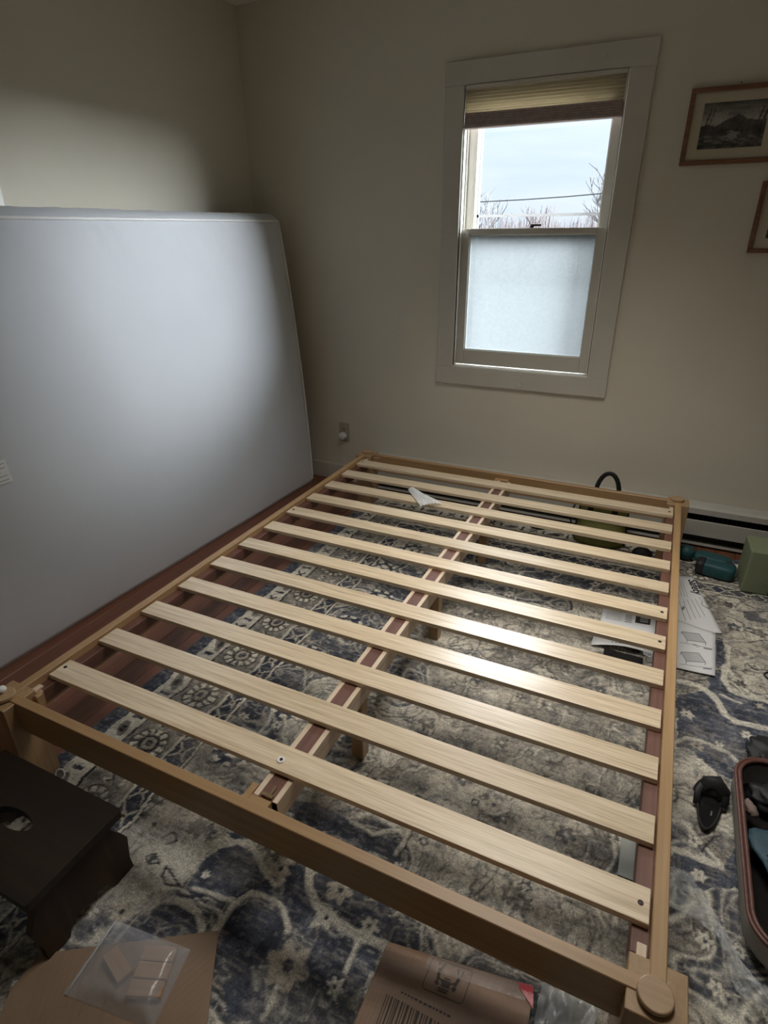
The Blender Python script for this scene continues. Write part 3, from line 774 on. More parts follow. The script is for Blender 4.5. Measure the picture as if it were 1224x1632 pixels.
# leaves and little diamonds on the cream band
q = (al / 0.1118); pq = q - np.round(q); odd = (np.round(q).astype(int) % 2 == 0)
u_ = pq * 0.1118; v_ = D - 0.096
leaf = (np.hypot(u_ / 0.034, (v_ + 0.3 * u_) / 0.019) < 1) & odd
put(band(0.058, 0.135) & leaf, GRY * 0.8)
put(band(0.058, 0.135) & (np.hypot(u_ / 0.015, v_ / 0.010) < 1) & odd, DRK * 1.4)
four = (np.minimum(np.abs(u_ - v_), np.abs(u_ + v_)) < 0.007) & (np.hypot(u_, v_) < 0.028) & ~odd
put(band(0.058, 0.135) & four, DRK * 1.3)
put(band(0.060, 0.135) & (np.abs(pq) > 0.44) & (np.abs(v_) < 0.02), NVY)
put(band(0.133, 0.140), DRK)
put(band(0.140, 0.288), GRY * 1.15)
u_ = ph * 0.2235; v_ = D - 0.214
an = np.arctan2(v_, u_); rd = np.hypot(u_, v_)
mixin(band(0.140, 0.288) * (ss(vnoise(X * 40, Y * 40, 52, 3), 0.5, 0.6)) * 0.35, DRK)
put(band(0.140, 0.288) & (rd < 0.062), GRY * 0.55)
petal = (np.abs(rd - 0.046) < 0.0105) & (np.cos(an * 12) > -0.35)
put(band(0.140, 0.288) & petal, CRM)
put(band(0.140, 0.288) & (rd < 0.027), BGE * 0.85)
put(band(0.140, 0.288) & (np.abs(rd - 0.027) < 0.0035), DRK * 1.2)
put(band(0.140, 0.288) & (rd < 0.012), NVY)
# zigzag crests between rosettes
u2 = (np.abs(ph) - 0.5) * 0.2235
zig = np.abs(((np.abs(u2) / 0.024) % 1.0) - 0.5) * 0.024
put(band(0.150, 0.280) & (np.abs(u2) < 0.040) & (np.abs(v_ - (zig * 1.6 - 0.012)) < 0.005), DRK * 1.2)
put(band(0.150, 0.280) & (np.abs(u2) < 0.042) & (np.abs(v_ + 0.022 - zig * 1.6) < 0.004), CRM * 0.9)
put(band(0.150, 0.280) & (np.abs(u2) < 0.030) & (np.abs(v_ - 0.032 - zig) < 0.005), CRM * 0.85)
put(band(0.288, 0.302), CRM * 0.92)
put(band(0.302, 0.354), NVY * 1.1)
q = (al / 0.075); pq = q - np.round(q); u_ = pq * 0.075; v_ = D - 0.328
put(band(0.302, 0.354) & (np.minimum(np.abs(u_ - v_ * 1.2), np.abs(u_ + v_ * 1.2)) < 0.005), CRM * 0.8)
put(band(0.302, 0.354) & (np.hypot(u_, v_) < 0.012), BGE)
put(band(0.302, 0.354) & (np.hypot(u_, v_) < 0.005), DRK)
put(band(0.354, 0.367), CRM * 0.92)
put(band(0.299, 0.303), DRK); put(band(0.352, 0.356), DRK); put(band(0.366, 0.370), DRK * 1.5)
# flower clusters (four-petal) inside the left field
for i in range(9):
    cx, cy = 0.44 + 0.05 * math.sin(i * 2.1), 0.30 + i * 0.2235
    if cy > 1.8: break
    sl = window_of([(cx - 0.06, cy - 0.06), (cx + 0.06, cy + 0.06)], 0.02)
    dx, dy = wx[sl] - cx, wy[sl] - cy
    rd = np.hypot(dx, dy); an = np.arctan2(dy, dx)
    for msk, c in (((rd < 0.064), NVY), ((np.abs(rd - 0.056) < 0.007) & (np.cos(an * 9) > -0.2), CRM), ((rd < 0.034) & (np.abs(np.cos(an * 2)) > 0.35), CRM * 0.95), ((rd < 0.010), DRK)):
        P_[sl] = np.where(msk[..., None], c, P_[sl])
# distress: woven streaks, worn spots
wear = vnoise(X * 9, Y * 9, 61, 4); streak = vnoise(X * 30, Y * 160, 62, 3); fine = vnoise(X * 150, Y * 150, 63, 2)
mixin(ss(wear, 0.55, 0.72) * 0.35, GRY * 1.15)
mixin(ss(streak, 0.58, 0.72) * 0.35, BGE * 0.9)
mixin(ss(1 - streak, 0.60, 0.75) * 0.30, DRK)
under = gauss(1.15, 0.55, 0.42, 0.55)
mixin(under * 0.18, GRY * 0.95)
spk = vnoise(X * 95, Y * 95, 64, 3)
mixin(ss(spk, 0.62, 0.72) * 0.30, DRK * 1.4)
mixin(ss(1 - spk, 0.62, 0.72) * 0.22, CRM * 0.8)
L_ = P_.mean(axis=2, keepdims=True)
P_ = P_ * np.clip((L_ / 0.15), 0.3, 2.0) ** 0.30 * 1.18
P_ *= (0.80 + 0.40 * fine)[..., None]
P_ = np.clip(P_, 0, 1)
lum = P_.mean(axis=2)
Zr = 0.0085 + 0.0016 * fine + 0.003 * (lum - 0.2) + 0.0012 * (vnoise(X * 6, Y * 6, 70, 2) - 0.5)
Zr = np.minimum(Zr, 0.0108)
edge = np.minimum(np.minimum(X - RX0, RX1 - X), np.minimum(Y - RY0, RY1 - Y))
Zr = np.where(edge < 0.006, 0.0045, Zr)
co = np.stack([X.ravel(), Y.ravel(), Zr.ravel()], axis=1)
n_top = co.shape[0]
idx = np.arange(n_top).reshape(ny + 1, nx + 1)
quads = np.stack([idx[:-1, :-1].ravel(), idx[:-1, 1:].ravel(), idx[1:, 1:].ravel(), idx[1:, :-1].ravel()], axis=1)
# skirt down to the floor so the rug has an edge thickness
per = np.concatenate([idx[0, :], idx[1:, -1], idx[-1, -2::-1], idx[-2:0:-1, 0]])
low = co[per].copy(); low[:, 2] = 0.0006
lo_i = n_top + np.arange(len(per))
sk = np.stack([np.roll(per, -1), per, lo_i, np.roll(lo_i, -1)], axis=1)
co = np.concatenate([co, low]); quads = np.concatenate([quads, sk])
me = bpy.data.meshes.new('area_rug')
me.vertices.add(len(co)); me.vertices.foreach_set('co', co.astype(np.float32).ravel())
me.loops.add(quads.size); me.loops.foreach_set('vertex_index', quads.astype(np.int32).ravel())
me.polygons.add(len(quads)); me.polygons.foreach_set('loop_start', np.arange(0, quads.size, 4, dtype=np.int32))
me.polygons.foreach_set('use_smooth', np.ones(len(quads), dtype=bool))
me.update(calc_edges=True)
ca = me.color_attributes.new('weave', 'FLOAT_COLOR', 'POINT')
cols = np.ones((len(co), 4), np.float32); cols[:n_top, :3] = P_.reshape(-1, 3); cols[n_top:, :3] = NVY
ca.data.foreach_set('color', cols.ravel())
m, nt, b = mat_new('woven_rug_pile')
at = nt.nodes.new('ShaderNodeAttribute'); at.attribute_name = 'weave'
v = coords(nt)
f = nz(nt, v, 260, 4, 0.75)
mxn = nt.nodes.new('ShaderNodeMixRGB'); mxn.blend_type = 'MULTIPLY'; mxn.inputs[0].default_value = 1.0
nt.links.new(at.outputs['Color'], mxn.inputs[1])
nt.links.new(ramp(nt, f, [(0.32, (0.55, 0.55, 0.57)), (0.5, (0.95, 0.95, 0.95)), (0.68, (1.5, 1.48, 1.44))]), mxn.inputs[2])
nt.links.new(mxn.outputs[0], b.inputs['Base Color'])
b.inputs['Roughness'].default_value = 0.95; b.inputs['Specular IOR Level'].default_value = 0.15
b.inputs['Sheen Weight'].default_value = 0.1
bump(nt, b, f, 0.8, 0.002)
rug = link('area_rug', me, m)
tag(rug, 'worn navy, grey and cream oriental patterned rug spread under the bed frame', 'rug')

# ------------------------------------------------------------------ bed frame
BW, BL, T_ = 1.540, 2.058, 0.0255
bed = empty('bed_frame', (0, 0, 0))
tag(bed, 'low honey brown wooden platform bed frame with twelve pale pine slats', 'bed')
ZT = 0.300
box('side_rail', -T_, 0, -0.012, BL + 0.012, 0.205, ZT, M['raily'], bed, 0.0015, 1)
box('side_rail', BW, BW + T_, -0.012, BL + 0.012, 0.205, ZT, M['raily'], bed, 0.0015, 1)
box('end_rail', -0.030, BW + 0.010, -T_, 0, 0.205, ZT - 0.0004, M['rail'], bed, 0.0015, 1)
box('end_rail', -0.030, BW + 0.030, BL, BL + T_, 0.205, ZT - 0.0004, M['rail'], bed, 0.0015, 1)
def post(cx, cy, sx, sy):
    # square post with the two rails housed in it; the inner quarter shows as a small block
    bm = bmesh.new()
    bm_box(bm, cx - 0.045, cx + 0.045, cy - 0.045, cy + 0.045, 0.0115, ZT - 0.003, 0.0015, 1)
    return link('corner_post', bm_mesh(bm), M['post'], bed)
post(-0.0125, -0.0125, 1, 1)
post(BW + 0.0125, -0.0125, -1, 1)
post(-0.0125, BL + 0.0125, 1, -1)
post(BW + 0.0125, BL + 0.0125, -1, -1)
for (cx, cy) in ((-0.012, -0.022), (1.549, -0.024), (-0.012, BL + 0.02), (1.549, BL + 0.02)):
    cyl('disc_cap', (cx, cy, ZT + 0.0055), 0.0275, 0.010, M['dowel'], bed, 'Z', 40, bev=0.0025, smooth=False)
# slat ledges on both side rails with notched ends
ZS = 0.292; TS = 0.0145
for x0, x1 in ((0.0, 0.030), (BW - 0.030, BW)):
    lg = box('slat_ledge', x0, x1, 0.045, BL - 0.045, ZS - TS - 0.040, ZS - TS, M['ledge'], bed, 0.001, 1)
    xa = x0 + (0.004 if x0 < 1 else 0.010)
    box('ledge_tenon', xa, xa + 0.016, 0.034, 0.062, ZS - TS - 0.028, ZS - TS + 0.006, M['strip'], bed, 0.001, 1)
    box('ledge_tenon', xa, xa + 0.016, BL - 0.062, BL - 0.034, ZS - TS - 0.028, ZS - TS + 0.006, M['strip'], bed, 0.001, 1)
box('corner_hook', 0.0335, 0.048, 0.020, 0.040, ZS - 0.052, ZS - 0.006, M['rail'], bed, 0.003, 1)
box('corner_hook', 0.018, 0.0325, 0.0335, 0.052, ZS - 0.060, ZS - 0.012, M['rail'], bed, 0.003, 1)
box('corner_hook', 0.040, 0.075, BL - 0.018, BL, ZS - 0.050, ZS - 0.004, M['rail'], bed, 0.002, 1)
# centre joist
jx0, jx1 = 0.740, 0.802
jz1 = ZS - TS
box('center_joist', jx0, jx1, 0.028, BL - 0.028, jz1 - 0.062, jz1 - 0.0015, M['ledge'], bed, 0.001, 1)
for xa in (jx0 - 0.0005, jx1 - 0.0125):
    box('joist_strip', xa, xa + 0.013, 0.028, BL - 0.028, jz1 - 0.062, jz1 - 0.0002, M['strip'], bed, 0.0008, 1)
for ya, yb, s in ((0.0, 0.052, 1), (BL - 0.052, BL, -1)):
    bm = bmesh.new()
    bm_box(bm, 0.722, 0.800, min(ya, yb), min(ya, yb) + 0.052, jz1 - 0.074, jz1 - 0.0635, 0.001, 1)
    bm_box(bm, 0.722, 0.7385, min(ya, yb), min(ya, yb) + 0.052, jz1 - 0.0635, jz1 + 0.002, 0.001, 1)
    e0 = ya if s > 0 else yb - 0.026
    bm_box(bm, 0.7385, 0.790, e0, e0 + 0.026, jz1 - 0.0635, jz1 + 0.002, 0.001, 1)
    link('joist_bracket', bm_mesh(bm), M['rail'], bed)
bm = bmesh.new()
bm_box(bm, 0.758, 0.786, 0.031, 0.040, jz1 - 0.001, jz1 + 0.004, 0.001, 1)
bm_box(bm, 0.772, 0.780, 0.030, 0.062, jz1 - 0.001, jz1 + 0.003, 0.001, 1)
link('metal_latch', bm_mesh(bm), M['brass'], bed)
for y in (0.420, 1.030, 1.650):
    box('support_leg', 0.766, 0.803, y, y + 0.037, 0.0115, jz1 - 0.062, M['post'], bed, 0.0015, 1)
# slats
bm = bmesh.new(); bm_box(bm, 0.0, 1.532, -0.0345, 0.0345, -TS, 0, 0.0015, 2)
slat_me = bm_mesh(bm, 'slat'); slat_me.materials.append(M['slat'])
screw_me = None
y0s, pitch = 0.1268, 0.16555
for i in range(12):
    s = bpy.data.objects.new('slat', slat_me); COL.objects.link(s); s.parent = bed
    s.location = (0.004, y0s + i * pitch, ZS)
    spots = []
    if i in (0, 5, 6, 11): spots.append((1.516, 0.0))
    if i in (0, 11): spots.append((0.006 + 0.01, 0.006))
    if i == 7: spots.append((0.018, 0.0))
    for sx, sy in spots:
        if screw_me is None:
            bm = bmesh.new(); bm_cyl(bm, (0, 0, 0.0002), 0.0052, 0.0022, 'Z', 16, bev=0.0006); screw_me = bm_mesh(bm, 'screw'); screw_me.materials.append(M['screw'])
        q = bpy.data.objects.new('screw', screw_me); COL.objects.link(q); q.parent = s; q.location = (sx, sy, 0)
    if i == 0:
        bm = bmesh.new(); bm_cyl(bm, (0.748, -0.008, 0.0012), 0.0095, 0.0022, 'Z', 24, bev=0.0006)
        w_ = link('washer', bm_mesh(bm), M['nylon'], s); w_['label'] = 'round white washer'
        bm = bmesh.new(); bm_cyl(bm, (0.749, -0.008, 0.0026), 0.0038, 0.0018, 'Z', 12)
        link('bolt_head', bm_mesh(bm), M['screw'], s)

# ------------------------------------------------------------------ mattress
mt = empty('mattress', (-0.497, 1.1, 0.0))
tag(mt, 'pale grey mattress with white piping, standing on its side against the left wall', 'mattress')
ML, MH, MT = 2.03, 1.452, 0.165
def mat_pt(s, t, d):
    """s along length 0..1, t height 0..1, d depth 0 front .. 1 back"""
    y = -0.925 + s * ML
    zz = t * (MH - 0.020 * (1 - s) )
    lean = 0.0216 * zz + 0.0423 * zz * zz
    x = -lean - d * MT
    # rotated slightly about z
    ang = R(2.1)
    cx = x * math.cos(ang) + (y) * math.sin(ang)
    cy = -x * math.sin(ang) + y * math.cos(ang)
    return Vector((cx, cy, zz))
def mattress_mesh():
    nu, nv, nd = 90, 64, 8
    bm = bmesh.new()
    grid = {}
    def V(i, j, k):
        key = (i, j, k)
        if key in grid: return grid[key]
        s, t, d = i / nu, j / nv, k / nd
        p = mat_pt(s, t, d)
        # soft crowned front/back faces
        es = min(s, 1 - s) * ML; et = min(t, 1 - t) * MH
        if k == 0 or k == nd:
            crown = 0.016 * (1 - math.exp(-min(es, et) / 0.10))
            wob = 0.0035 * noise.noise(Vector((s * 5, t * 4, k))) 
            # gathered wrinkles under the top edge
            g = math.exp(-((1 - t) * MH) / 0.10) * 0.0045 * noise.noise(Vector((s * 85 + t * 25, t * 4, 2.0))) * (1.0 + 1.2 * math.exp(-((s - 0.30) / 0.10) ** 2))
            p.x += (crown - 0.010 + wob + g) * (1 if k == 0 else -1)
        # bulging side border
        if t == 1.0 or t == 0.0 or s == 0.0 or s == 1.0:
            b_ = math.sin(PI * min(max(d, 0), 1)) 
            if t == 1.0: p.z += 0.040 * b_ + 0.0035 * b_ * noise.noise(Vector((s * 60, d * 3, 0)))
            elif t == 0.0: p.z += 0.002 * b_
            if s == 1.0: p.y += 0.020 * b_
            elif s == 0.0: p.y -= 0.020 * b_
        grid[key] = bm.verts.new(p); return grid[key]
    def F(a, b, c, d): 
        try: bm.faces.new((a, b, c, d))
        except ValueError: pass
    for i in range(nu):
        for j in range(nv):
            F(V(i, j, 0), V(i + 1, j, 0), V(i + 1, j + 1, 0), V(i, j + 1, 0))
            F(V(i, j, nd), V(i, j + 1, nd), V(i + 1, j + 1, nd), V(i + 1, j, nd))
        for k in range(nd):
            F(V(i, 0, k), V(i, 0, k + 1), V(i + 1, 0, k + 1), V(i + 1, 0, k))
            F(V(i, nv, k), V(i + 1, nv, k), V(i + 1, nv, k + 1), V(i, nv, k + 1))
    for j in range(nv):
        for k in range(nd):
            F(V(0, j, k), V(0, j + 1, k), V(0, j + 1, k + 1), V(0, j, k + 1))
            F(V(nu, j, k), V(nu, j, k + 1), V(nu, j + 1, k + 1), V(nu, j + 1, k))
    return bm_mesh(bm, 'mattress_cover')
link('mattress_cover', mattress_mesh(), M['mattress'], mt, True)
def edge_loop(d, off):
    pts = []
    n = 60
    for i in range(n + 1): pts.append(mat_pt(i / n, 1, d) + Vector((off, 0, 0.004 + 0.0012 * noise.noise(Vector((i * 0.9, d, 0))))))
    for i in range(1, n): pts.append(mat_pt(1, 1 - i / n, d) + Vector((off, 0.003, 0)))
    for i in range(n + 1): pts.append(mat_pt(1 - i / n, 0.004, d) + Vector((-0.03 if d == 0 else 0.03, 0, 0.007)))
    for i in range(1, n): pts.append(mat_pt(0, i / n, d) + Vector((off, -0.003, 0)))
    return pts
tube('piping', edge_loop(0, -0.006), 0.0058, M['piping'], mt, 8, True)
tube('piping', edge_loop(1, 0.006), 0.0058, M['piping'], mt, 8, True)
def on_face(y, z, off=0.012):
    # y (world) and height z to local surface point of the crowned front
    s = (y - 1.1 + 0.925) / ML
    p = mat_pt(s, z / MH, 0); p.x += off
    return p
# care label sewn to the face
cpts = [(0.395, 0.728), (0.462, 0.722), (0.466, 0.643), (0.399, 0.646)]
bm = bmesh.new()
vf = [bm.verts.new(on_face(y, z, 0.0125)) for y, z in cpts]; vb = [bm.verts.new(on_face(y, z, 0.009)) for y, z in cpts]
bm.faces.new(vf); bm.faces.new(vb[::-1])
for i in range(4): bm.faces.new((vf[i], vb[i], vb[(i + 1) % 4], vf[(i + 1) % 4]))
lb = link('care_label', bm_mesh(bm), M['tagm'], mt)
bm = bmesh.new()
for k in range(5):
    z = 0.713 - k * 0.014
    for (ya, yb) in ((0.404, 0.455),):
        if k == 2: yb = 0.435
        q = [on_face(ya, z, 0.0131), on_face(yb, z, 0.0131), on_face(yb, z - 0.004, 0.0131), on_face(ya, z - 0.004, 0.0131)]
        bm.faces.new([bm.verts.new(p) for p in q])
link('label_printing', bm_mesh(bm), plain('pale_grey_ink', (0.50, 0.52, 0.54), 0.6, 0.05, 60, 0), lb)

# ------------------------------------------------------------------ olive bag behind the far rail
bg = empty('tote_bag', (1.245, 2.10, 0.010))
tag(bg, 'olive green bag with black straps and handle behind the far bed rail', 'bag')
def bag_pt(u, w, f):
    # u 0..1 across, w 0..1 height, f +-1 front/back
    wd = 0.116 - 0.010 * w
    x = (u - 0.5) * 2 * wd
    bulge = (1 - (2 * u - 1) ** 4) * (0.045 - 0.032 * w)
    y = -0.004 + w * 0.085 - f * (0.012 + bulge)
    return Vector((x, y, 0.004 + w * 0.185))
def bag_mesh():
    bm = bmesh.new(); nu, nv = 16, 12
    fr = [[bm.verts.new(bag_pt(i / nu, j / nv, 1)) for i in range(nu + 1)] for j in range(nv + 1)]
    bk = [[bm.verts.new(bag_pt(i / nu, j / nv, -1)) for i in range(nu + 1)] for j in range(nv + 1)]
    for j in range(nv):
        for i in range(nu):
            bm.faces.new((fr[j][i], fr[j][i + 1], fr[j + 1][i + 1], fr[j + 1][i]))
            bm.faces.new((bk[j][i + 1], bk[j][i], bk[j + 1][i], bk[j + 1][i + 1]))
        bm.faces.new((fr[j][nu], bk[j][nu], bk[j + 1][nu], fr[j + 1][nu]))
        bm.faces.new((bk[j][0], fr[j][0], fr[j + 1][0], bk[j + 1][0]))
    for i in range(nu):
        bm.faces.new((fr[0][i], bk[0][i], bk[0][i + 1], fr[0][i + 1]))
        bm.faces.new((fr[nv][i + 1], bk[nv][i + 1], bk[nv][i], fr[nv][i]))
    return bm_mesh(bm, 'bag_body')
link('bag_body', bag_mesh(), M['olive'], bg, True)
for u in (0.22, 0.74):
    tube('strap', [bag_pt(u, w, 1) + Vector((0, -0.004, 0)) for w in (0.62, 0.75, 0.88, 1.0)], 0.013, M['black'], bg, 8, flat=(1, 0.25))
for u, sg in ((0.0, -1), (1.0, 1)):
    tube('side_trim', [bag_pt(u, w, 0) + Vector((sg * 0.002, 0, 0)) for w in (0.02, 0.25, 0.5, 0.75, 1.0)], 0.007, M['black'], bg, 8)
tube('side_strap', [bag_pt(0, 1.0, 0), bag_pt(0, 0.8, 0) + Vector((-0.03, 0, 0)), bag_pt(0, 0.5, 0) + Vector((-0.042, 0, 0)), bag_pt(0, 0.25, 0) + Vector((-0.02, 0, 0))], 0.006, M['black'], bg, 8, flat=(1.4, 0.4))
hp = []
for k in range(15):
    a_ = PI * k / 14
    hp.append(Vector((-0.055 * math.cos(a_) + 0.0, 0.086, 0.185 + 0.145 * math.sin(a_) ** 0.8)))
tube('handle', hp, 0.011, M['black'], bg, 8, flat=(0.4, 1.0))
dk = grid_obj('black_shoe', lambda u, w: (0.944 + 0.042 * math.cos(2 * PI * u) * math.sin(PI * (w * 0.5 + 0.02)), 2.135 + 0.03 * math.sin(2 * PI * u) * math.sin(PI * (w * 0.5 + 0.02)), 0.012 + 0.03 * math.cos(PI * w * 0.5)), 20, 8, M['black'])
dk.name = 'black_pouch'
tag(dk, 'small rounded black pouch on the rug left of the olive bag', 'pouch')
dk2 = grid_obj('black_cap', lambda u, w: (1.450 + 0.045 * math.cos(2 * PI * u) * math.sin(PI * (w * 0.5 + 0.02)), 2.052 + 0.028 * math.sin(2 * PI * u) * math.sin(PI * (w * 0.5 + 0.02)), 0.012 + 0.035 * math.cos(PI * w * 0.5)), 20, 8, M['black'])
dk2.name = 'black_pouch'
tag(dk2, 'black pouch on the rug right of the olive bag', 'pouch')

# ------------------------------------------------------------------ teal roll and bundle, sage block
def rounded_blob(name, c, rx, ry, rz, mat, parent=None, pw=3.0, rot=0.0, nu=28, nv=16, bumpy=0.0, seed=0):
    vs = []; fs = []
    def sp(a_, p): return math.copysign(abs(a_) ** (2.0 / p), a_)
    for j in range(nv + 1):
        ph_ = -PI / 2 + PI * j / nv
        for i in range(nu):
            th = 2 * PI * i / nu
            x = sp(math.cos(ph_), pw) * sp(math.cos(th), pw); y = sp(math.cos(ph_), pw) * sp(math.sin(th), pw); z = sp(math.sin(ph_), pw)
            k = 1 + bumpy * noise.noise(Vector((x * 2.5 + seed, y * 2.5, z * 2.5)))
            x, y, z = x * rx * k, y * ry * k, z * rz * k
            vs.append((c[0] + x * math.cos(rot) - y * math.sin(rot), c[1] + x * math.sin(rot) + y * math.cos(rot), c[2] + z))
    for j in range(nv):
        for i in range(nu):
            fs.append((j * nu + i, j * nu + (i + 1) % nu, (j + 1) * nu + (i + 1) % nu, (j + 1) * nu + i))
    me = bpy.data.meshes.new(name); me.from_pydata(vs, [], fs); me.update()
    return link(name, me, mat, parent, True)
tr_ = empty('rolled_case', (1.745, 2.01, 0.011), R(-12))
tag(tr_, 'dark teal folded fabric case with a black band on the rug right of the bed', 'case')
rounded_blob('case_body', (0.018, -0.022, 0.034), 0.072, 0.046, 0.033, M['teal'], tr_, 4.0)
rounded_blob('case_flap', (-0.012, 0.022, 0.050), 0.074, 0.038, 0.022, M['teal'], tr_, 4.0)
rounded_blob('black_band', (0.010, 0.002, 0.048), 0.074, 0.014, 0.022, M['black'], tr_, 3.0)
rounded_blob('case_end', (-0.046, -0.022, 0.034), 0.020, 0.047, 0.034, M['black'], tr_, 4.0)
tb = rounded_blob('teal_bundle', (1.634, 2.090, 0.047), 0.036, 0.036, 0.034, M['teal'], None, 2.2, 0, bumpy=0.1)
tag(tb, 'small round teal cloth bundle half hidden behind the right bed rail', 'bundle')
yb_ = empty('foam_block', (1.895, 1.965, 0.011), R(3))
tag(yb_, 'sage green foam block standing upright on the rug at the right', 'block')
box('block_body', -0.052, 0.052, -0.080, 0.080, 0, 0.196, M['sage'], yb_, 0.008, 3)
ds = box('storage_case', 1.945, 2.12, 1.80, 1.95, 0.012, 0.10, M['black'], None, 0.01, 2)
tag(ds, 'black case on the rug beside the sage foam block at the right edge', 'case')

# ------------------------------------------------------------------ papers
def sheet(name, quad, z, mat, curl=0.0, lift=None, parent=None, n=12):
    P0, P1, P2, P3 = [Vector((q[0], q[1], 0)) for q in quad]
    def f(u, w):
        p = (P0 * (1 - u) + P1 * u) * (1 - w) + (P3 * (1 - u) + P2 * u) * w
        zz = z + curl * (abs(2 * u - 1) ** 3) * 0.6 + curl * 0.5 * math.sin(u * 5 + w * 3) ** 2
        if lift: zz += lift(u, w)
        return (p.x, p.y, zz)
    return grid_obj(name, f, n, n, mat, parent, 0.0004), f
def strips(name, f, items, mat, parent):
    """thin printed marks: items (u0,w0,u1,w1,width in uv)"""
    bm = bmesh.new()
    for (u0, w0, u1, w1, wd) in items:
        d = Vector((u1 - u0, w1 - w0)); L = d.length
        if L < 1e-6: continue
        n_ = Vector((-d.y, d.x)) / L * wd / 2
        k = max(1, int(L / 0.06))
        prev = None
        for i in range(k + 1):
            t = i / k
            c = Vector((u0, w0)) + d * t
            a_ = c + n_; b_ = c - n_
            pa, pb = f(a_.x, a_.y), f(b_.x, b_.y)
            va = bm.verts.new((pa[0], pa[1], pa[2] + 0.0005)); vb = bm.verts.new((pb[0], pb[1], pb[2] + 0.0005))
            if prev: bm.faces.new((prev[0], va, vb, prev[1]))
            prev = (va, vb)
    return link(name, bm_mesh(bm), mat, parent)
def text_on(name, s, f, u, w, du, size, mat, parent, z=0.0006):
    """flat lettering laid on sheet f: starts at (u,w), baseline along du"""
    cu = bpy.data.curves.new('t', 'FONT'); cu.body = s; cu.size = size; cu.offset = size * 0.02
    o = bpy.data.objects.new('t', cu); COL.objects.link(o)
    me = bpy.data.meshes.new_from_object(o.evaluated_get(bpy.context.evaluated_depsgraph_get()))
    bpy.data.objects.remove(o)
    o2 = link(name, me, mat, parent)
    p0 = Vector(f(u, w)); p1 = Vector(f(u + du[0] * 0.05, w + du[1] * 0.05))
    ang = math.atan2(p1.y - p0.y, p1.x - p0.x)
    rot = Matrix.Rotation(ang, 3, 'Z')
    def inv(x, y):
        a, b_ = u, w
        for _ in range(12):
            p = Vector(f(a, b_)[:2]); pa_ = Vector(f(a + 1e-3, b_)[:2]) - p; pb_ = Vector(f(a, b_ + 1e-3)[:2]) - p
            r_ = Vector((x, y)) - p; det = pa_.x * pb_.y - pa_.y * pb_.x
            a += 1e-3 * (r_.x * pb_.y - r_.y * pb_.x) / det; b_ += 1e-3 * (pa_.x * r_.y - pa_.y * r_.x) / det
        return a, b_
    for v_ in me.vertices:
        q = rot @ v_.co; q = Vector((q.x + p0.x, q.y + p0.y, 0))
        q.z = f(*inv(q.x, q.y))[2] + z + 0.0004
        v_.co = q
    return o2
PZ = 0.0125
# sheet with the hand-lettered heading (upper right)
pa = empty('instruction_sheet', (0, 0, 0))
tag(pa, 'white printed sheet headed with bold handwriting, the farther one right of the bed', 'paper')
o, fa = sheet('paper_leaf', [(1.575, 1.905), (1.668, 1.925), (1.765, 1.520), (1.590, 1.480)], PZ, M['paper'], 0.002, None, pa)
it = []
for k in range(5): it.append((0.10 + k * 0.09, 0.10, 0.16 + k * 0.09, 0.42, 0.012))
for k in range(5): it.append((0.24 + k * 0.12, 0.52 - 0.02 * k, 0.32 + k * 0.12, 0.86 - 0.03 * k, 0.012))
strips('printed_lines', fa, it, M['ink'], pa)
strips('arrow_line', fa, [(0.86, 0.40, 0.90, 0.48, 0.014), (0.90, 0.48, 0.84, 0.54, 0.014), (0.84, 0.54, 0.97, 0.60, 0.014), (0.96, 0.59, 0.99, 0.60, 0.03)], M['ink'], pa)
strips('code_square', fa, [(0.30, 0.62, 0.33, 0.66, 0.09)], M['ink'], pa)
text_on('heading_lettering', 'Safety', fa, 0.72, 0.07, (0.15, 1), 0.050, M['inkd'], pa)
# assembly drawing sheet
pb = empty('instruction_sheet', (0, 0, 0))
tag(pb, 'white sheet with two line drawings, nearer one right of the bed', 'paper')
o, fb = sheet('paper_leaf', [(1.545, 1.560), (1.742, 1.505), (1.732, 1.238), (1.545, 1.225)], PZ + 0.0045, M['paper'], 0.0015, None, pb)
it = []
for w0 in (0.22, 0.66):
    a1, a2, a3, a4 = (0.42, w0 + 0.02), (0.72, w0 - 0.06), (0.84, w0 + 0.10), (0.52, w0 + 0.17)
    for p, q in ((a1, a2), (a2, a3), (a3, a4), (a4, a1)): it.append((*p, *q, 0.012))
    for k in range(1, 9):
        t = k / 9
        it.append((a1[0] + (a4[0] - a1[0]) * t, a1[1] + (a4[1] - a1[1]) * t, a2[0] + (a3[0] - a2[0]) * t, a2[1] + (a3[1] - a2[1]) * t, 0.006))
    for p in (a1, a3, a4): it.append((p[0], p[1], p[0] - 0.01, p[1] + 0.06, 0.010))
    it.append((0.40, w0 + 0.26, 0.96, w0 + 0.19, 0.007))
    it.append((0.80, w0 + 0.235, 0.94, w0 + 0.215, 0.022))
for k in range(7): it.append((0.62 + 0.03 * (k % 4), 0.43 + 0.02 * (k // 3), 0.64 + 0.03 * (k % 4), 0.44 + 0.02 * (k // 3), 0.012))
strips('line_drawing', fb, it, M['ink'], pb)
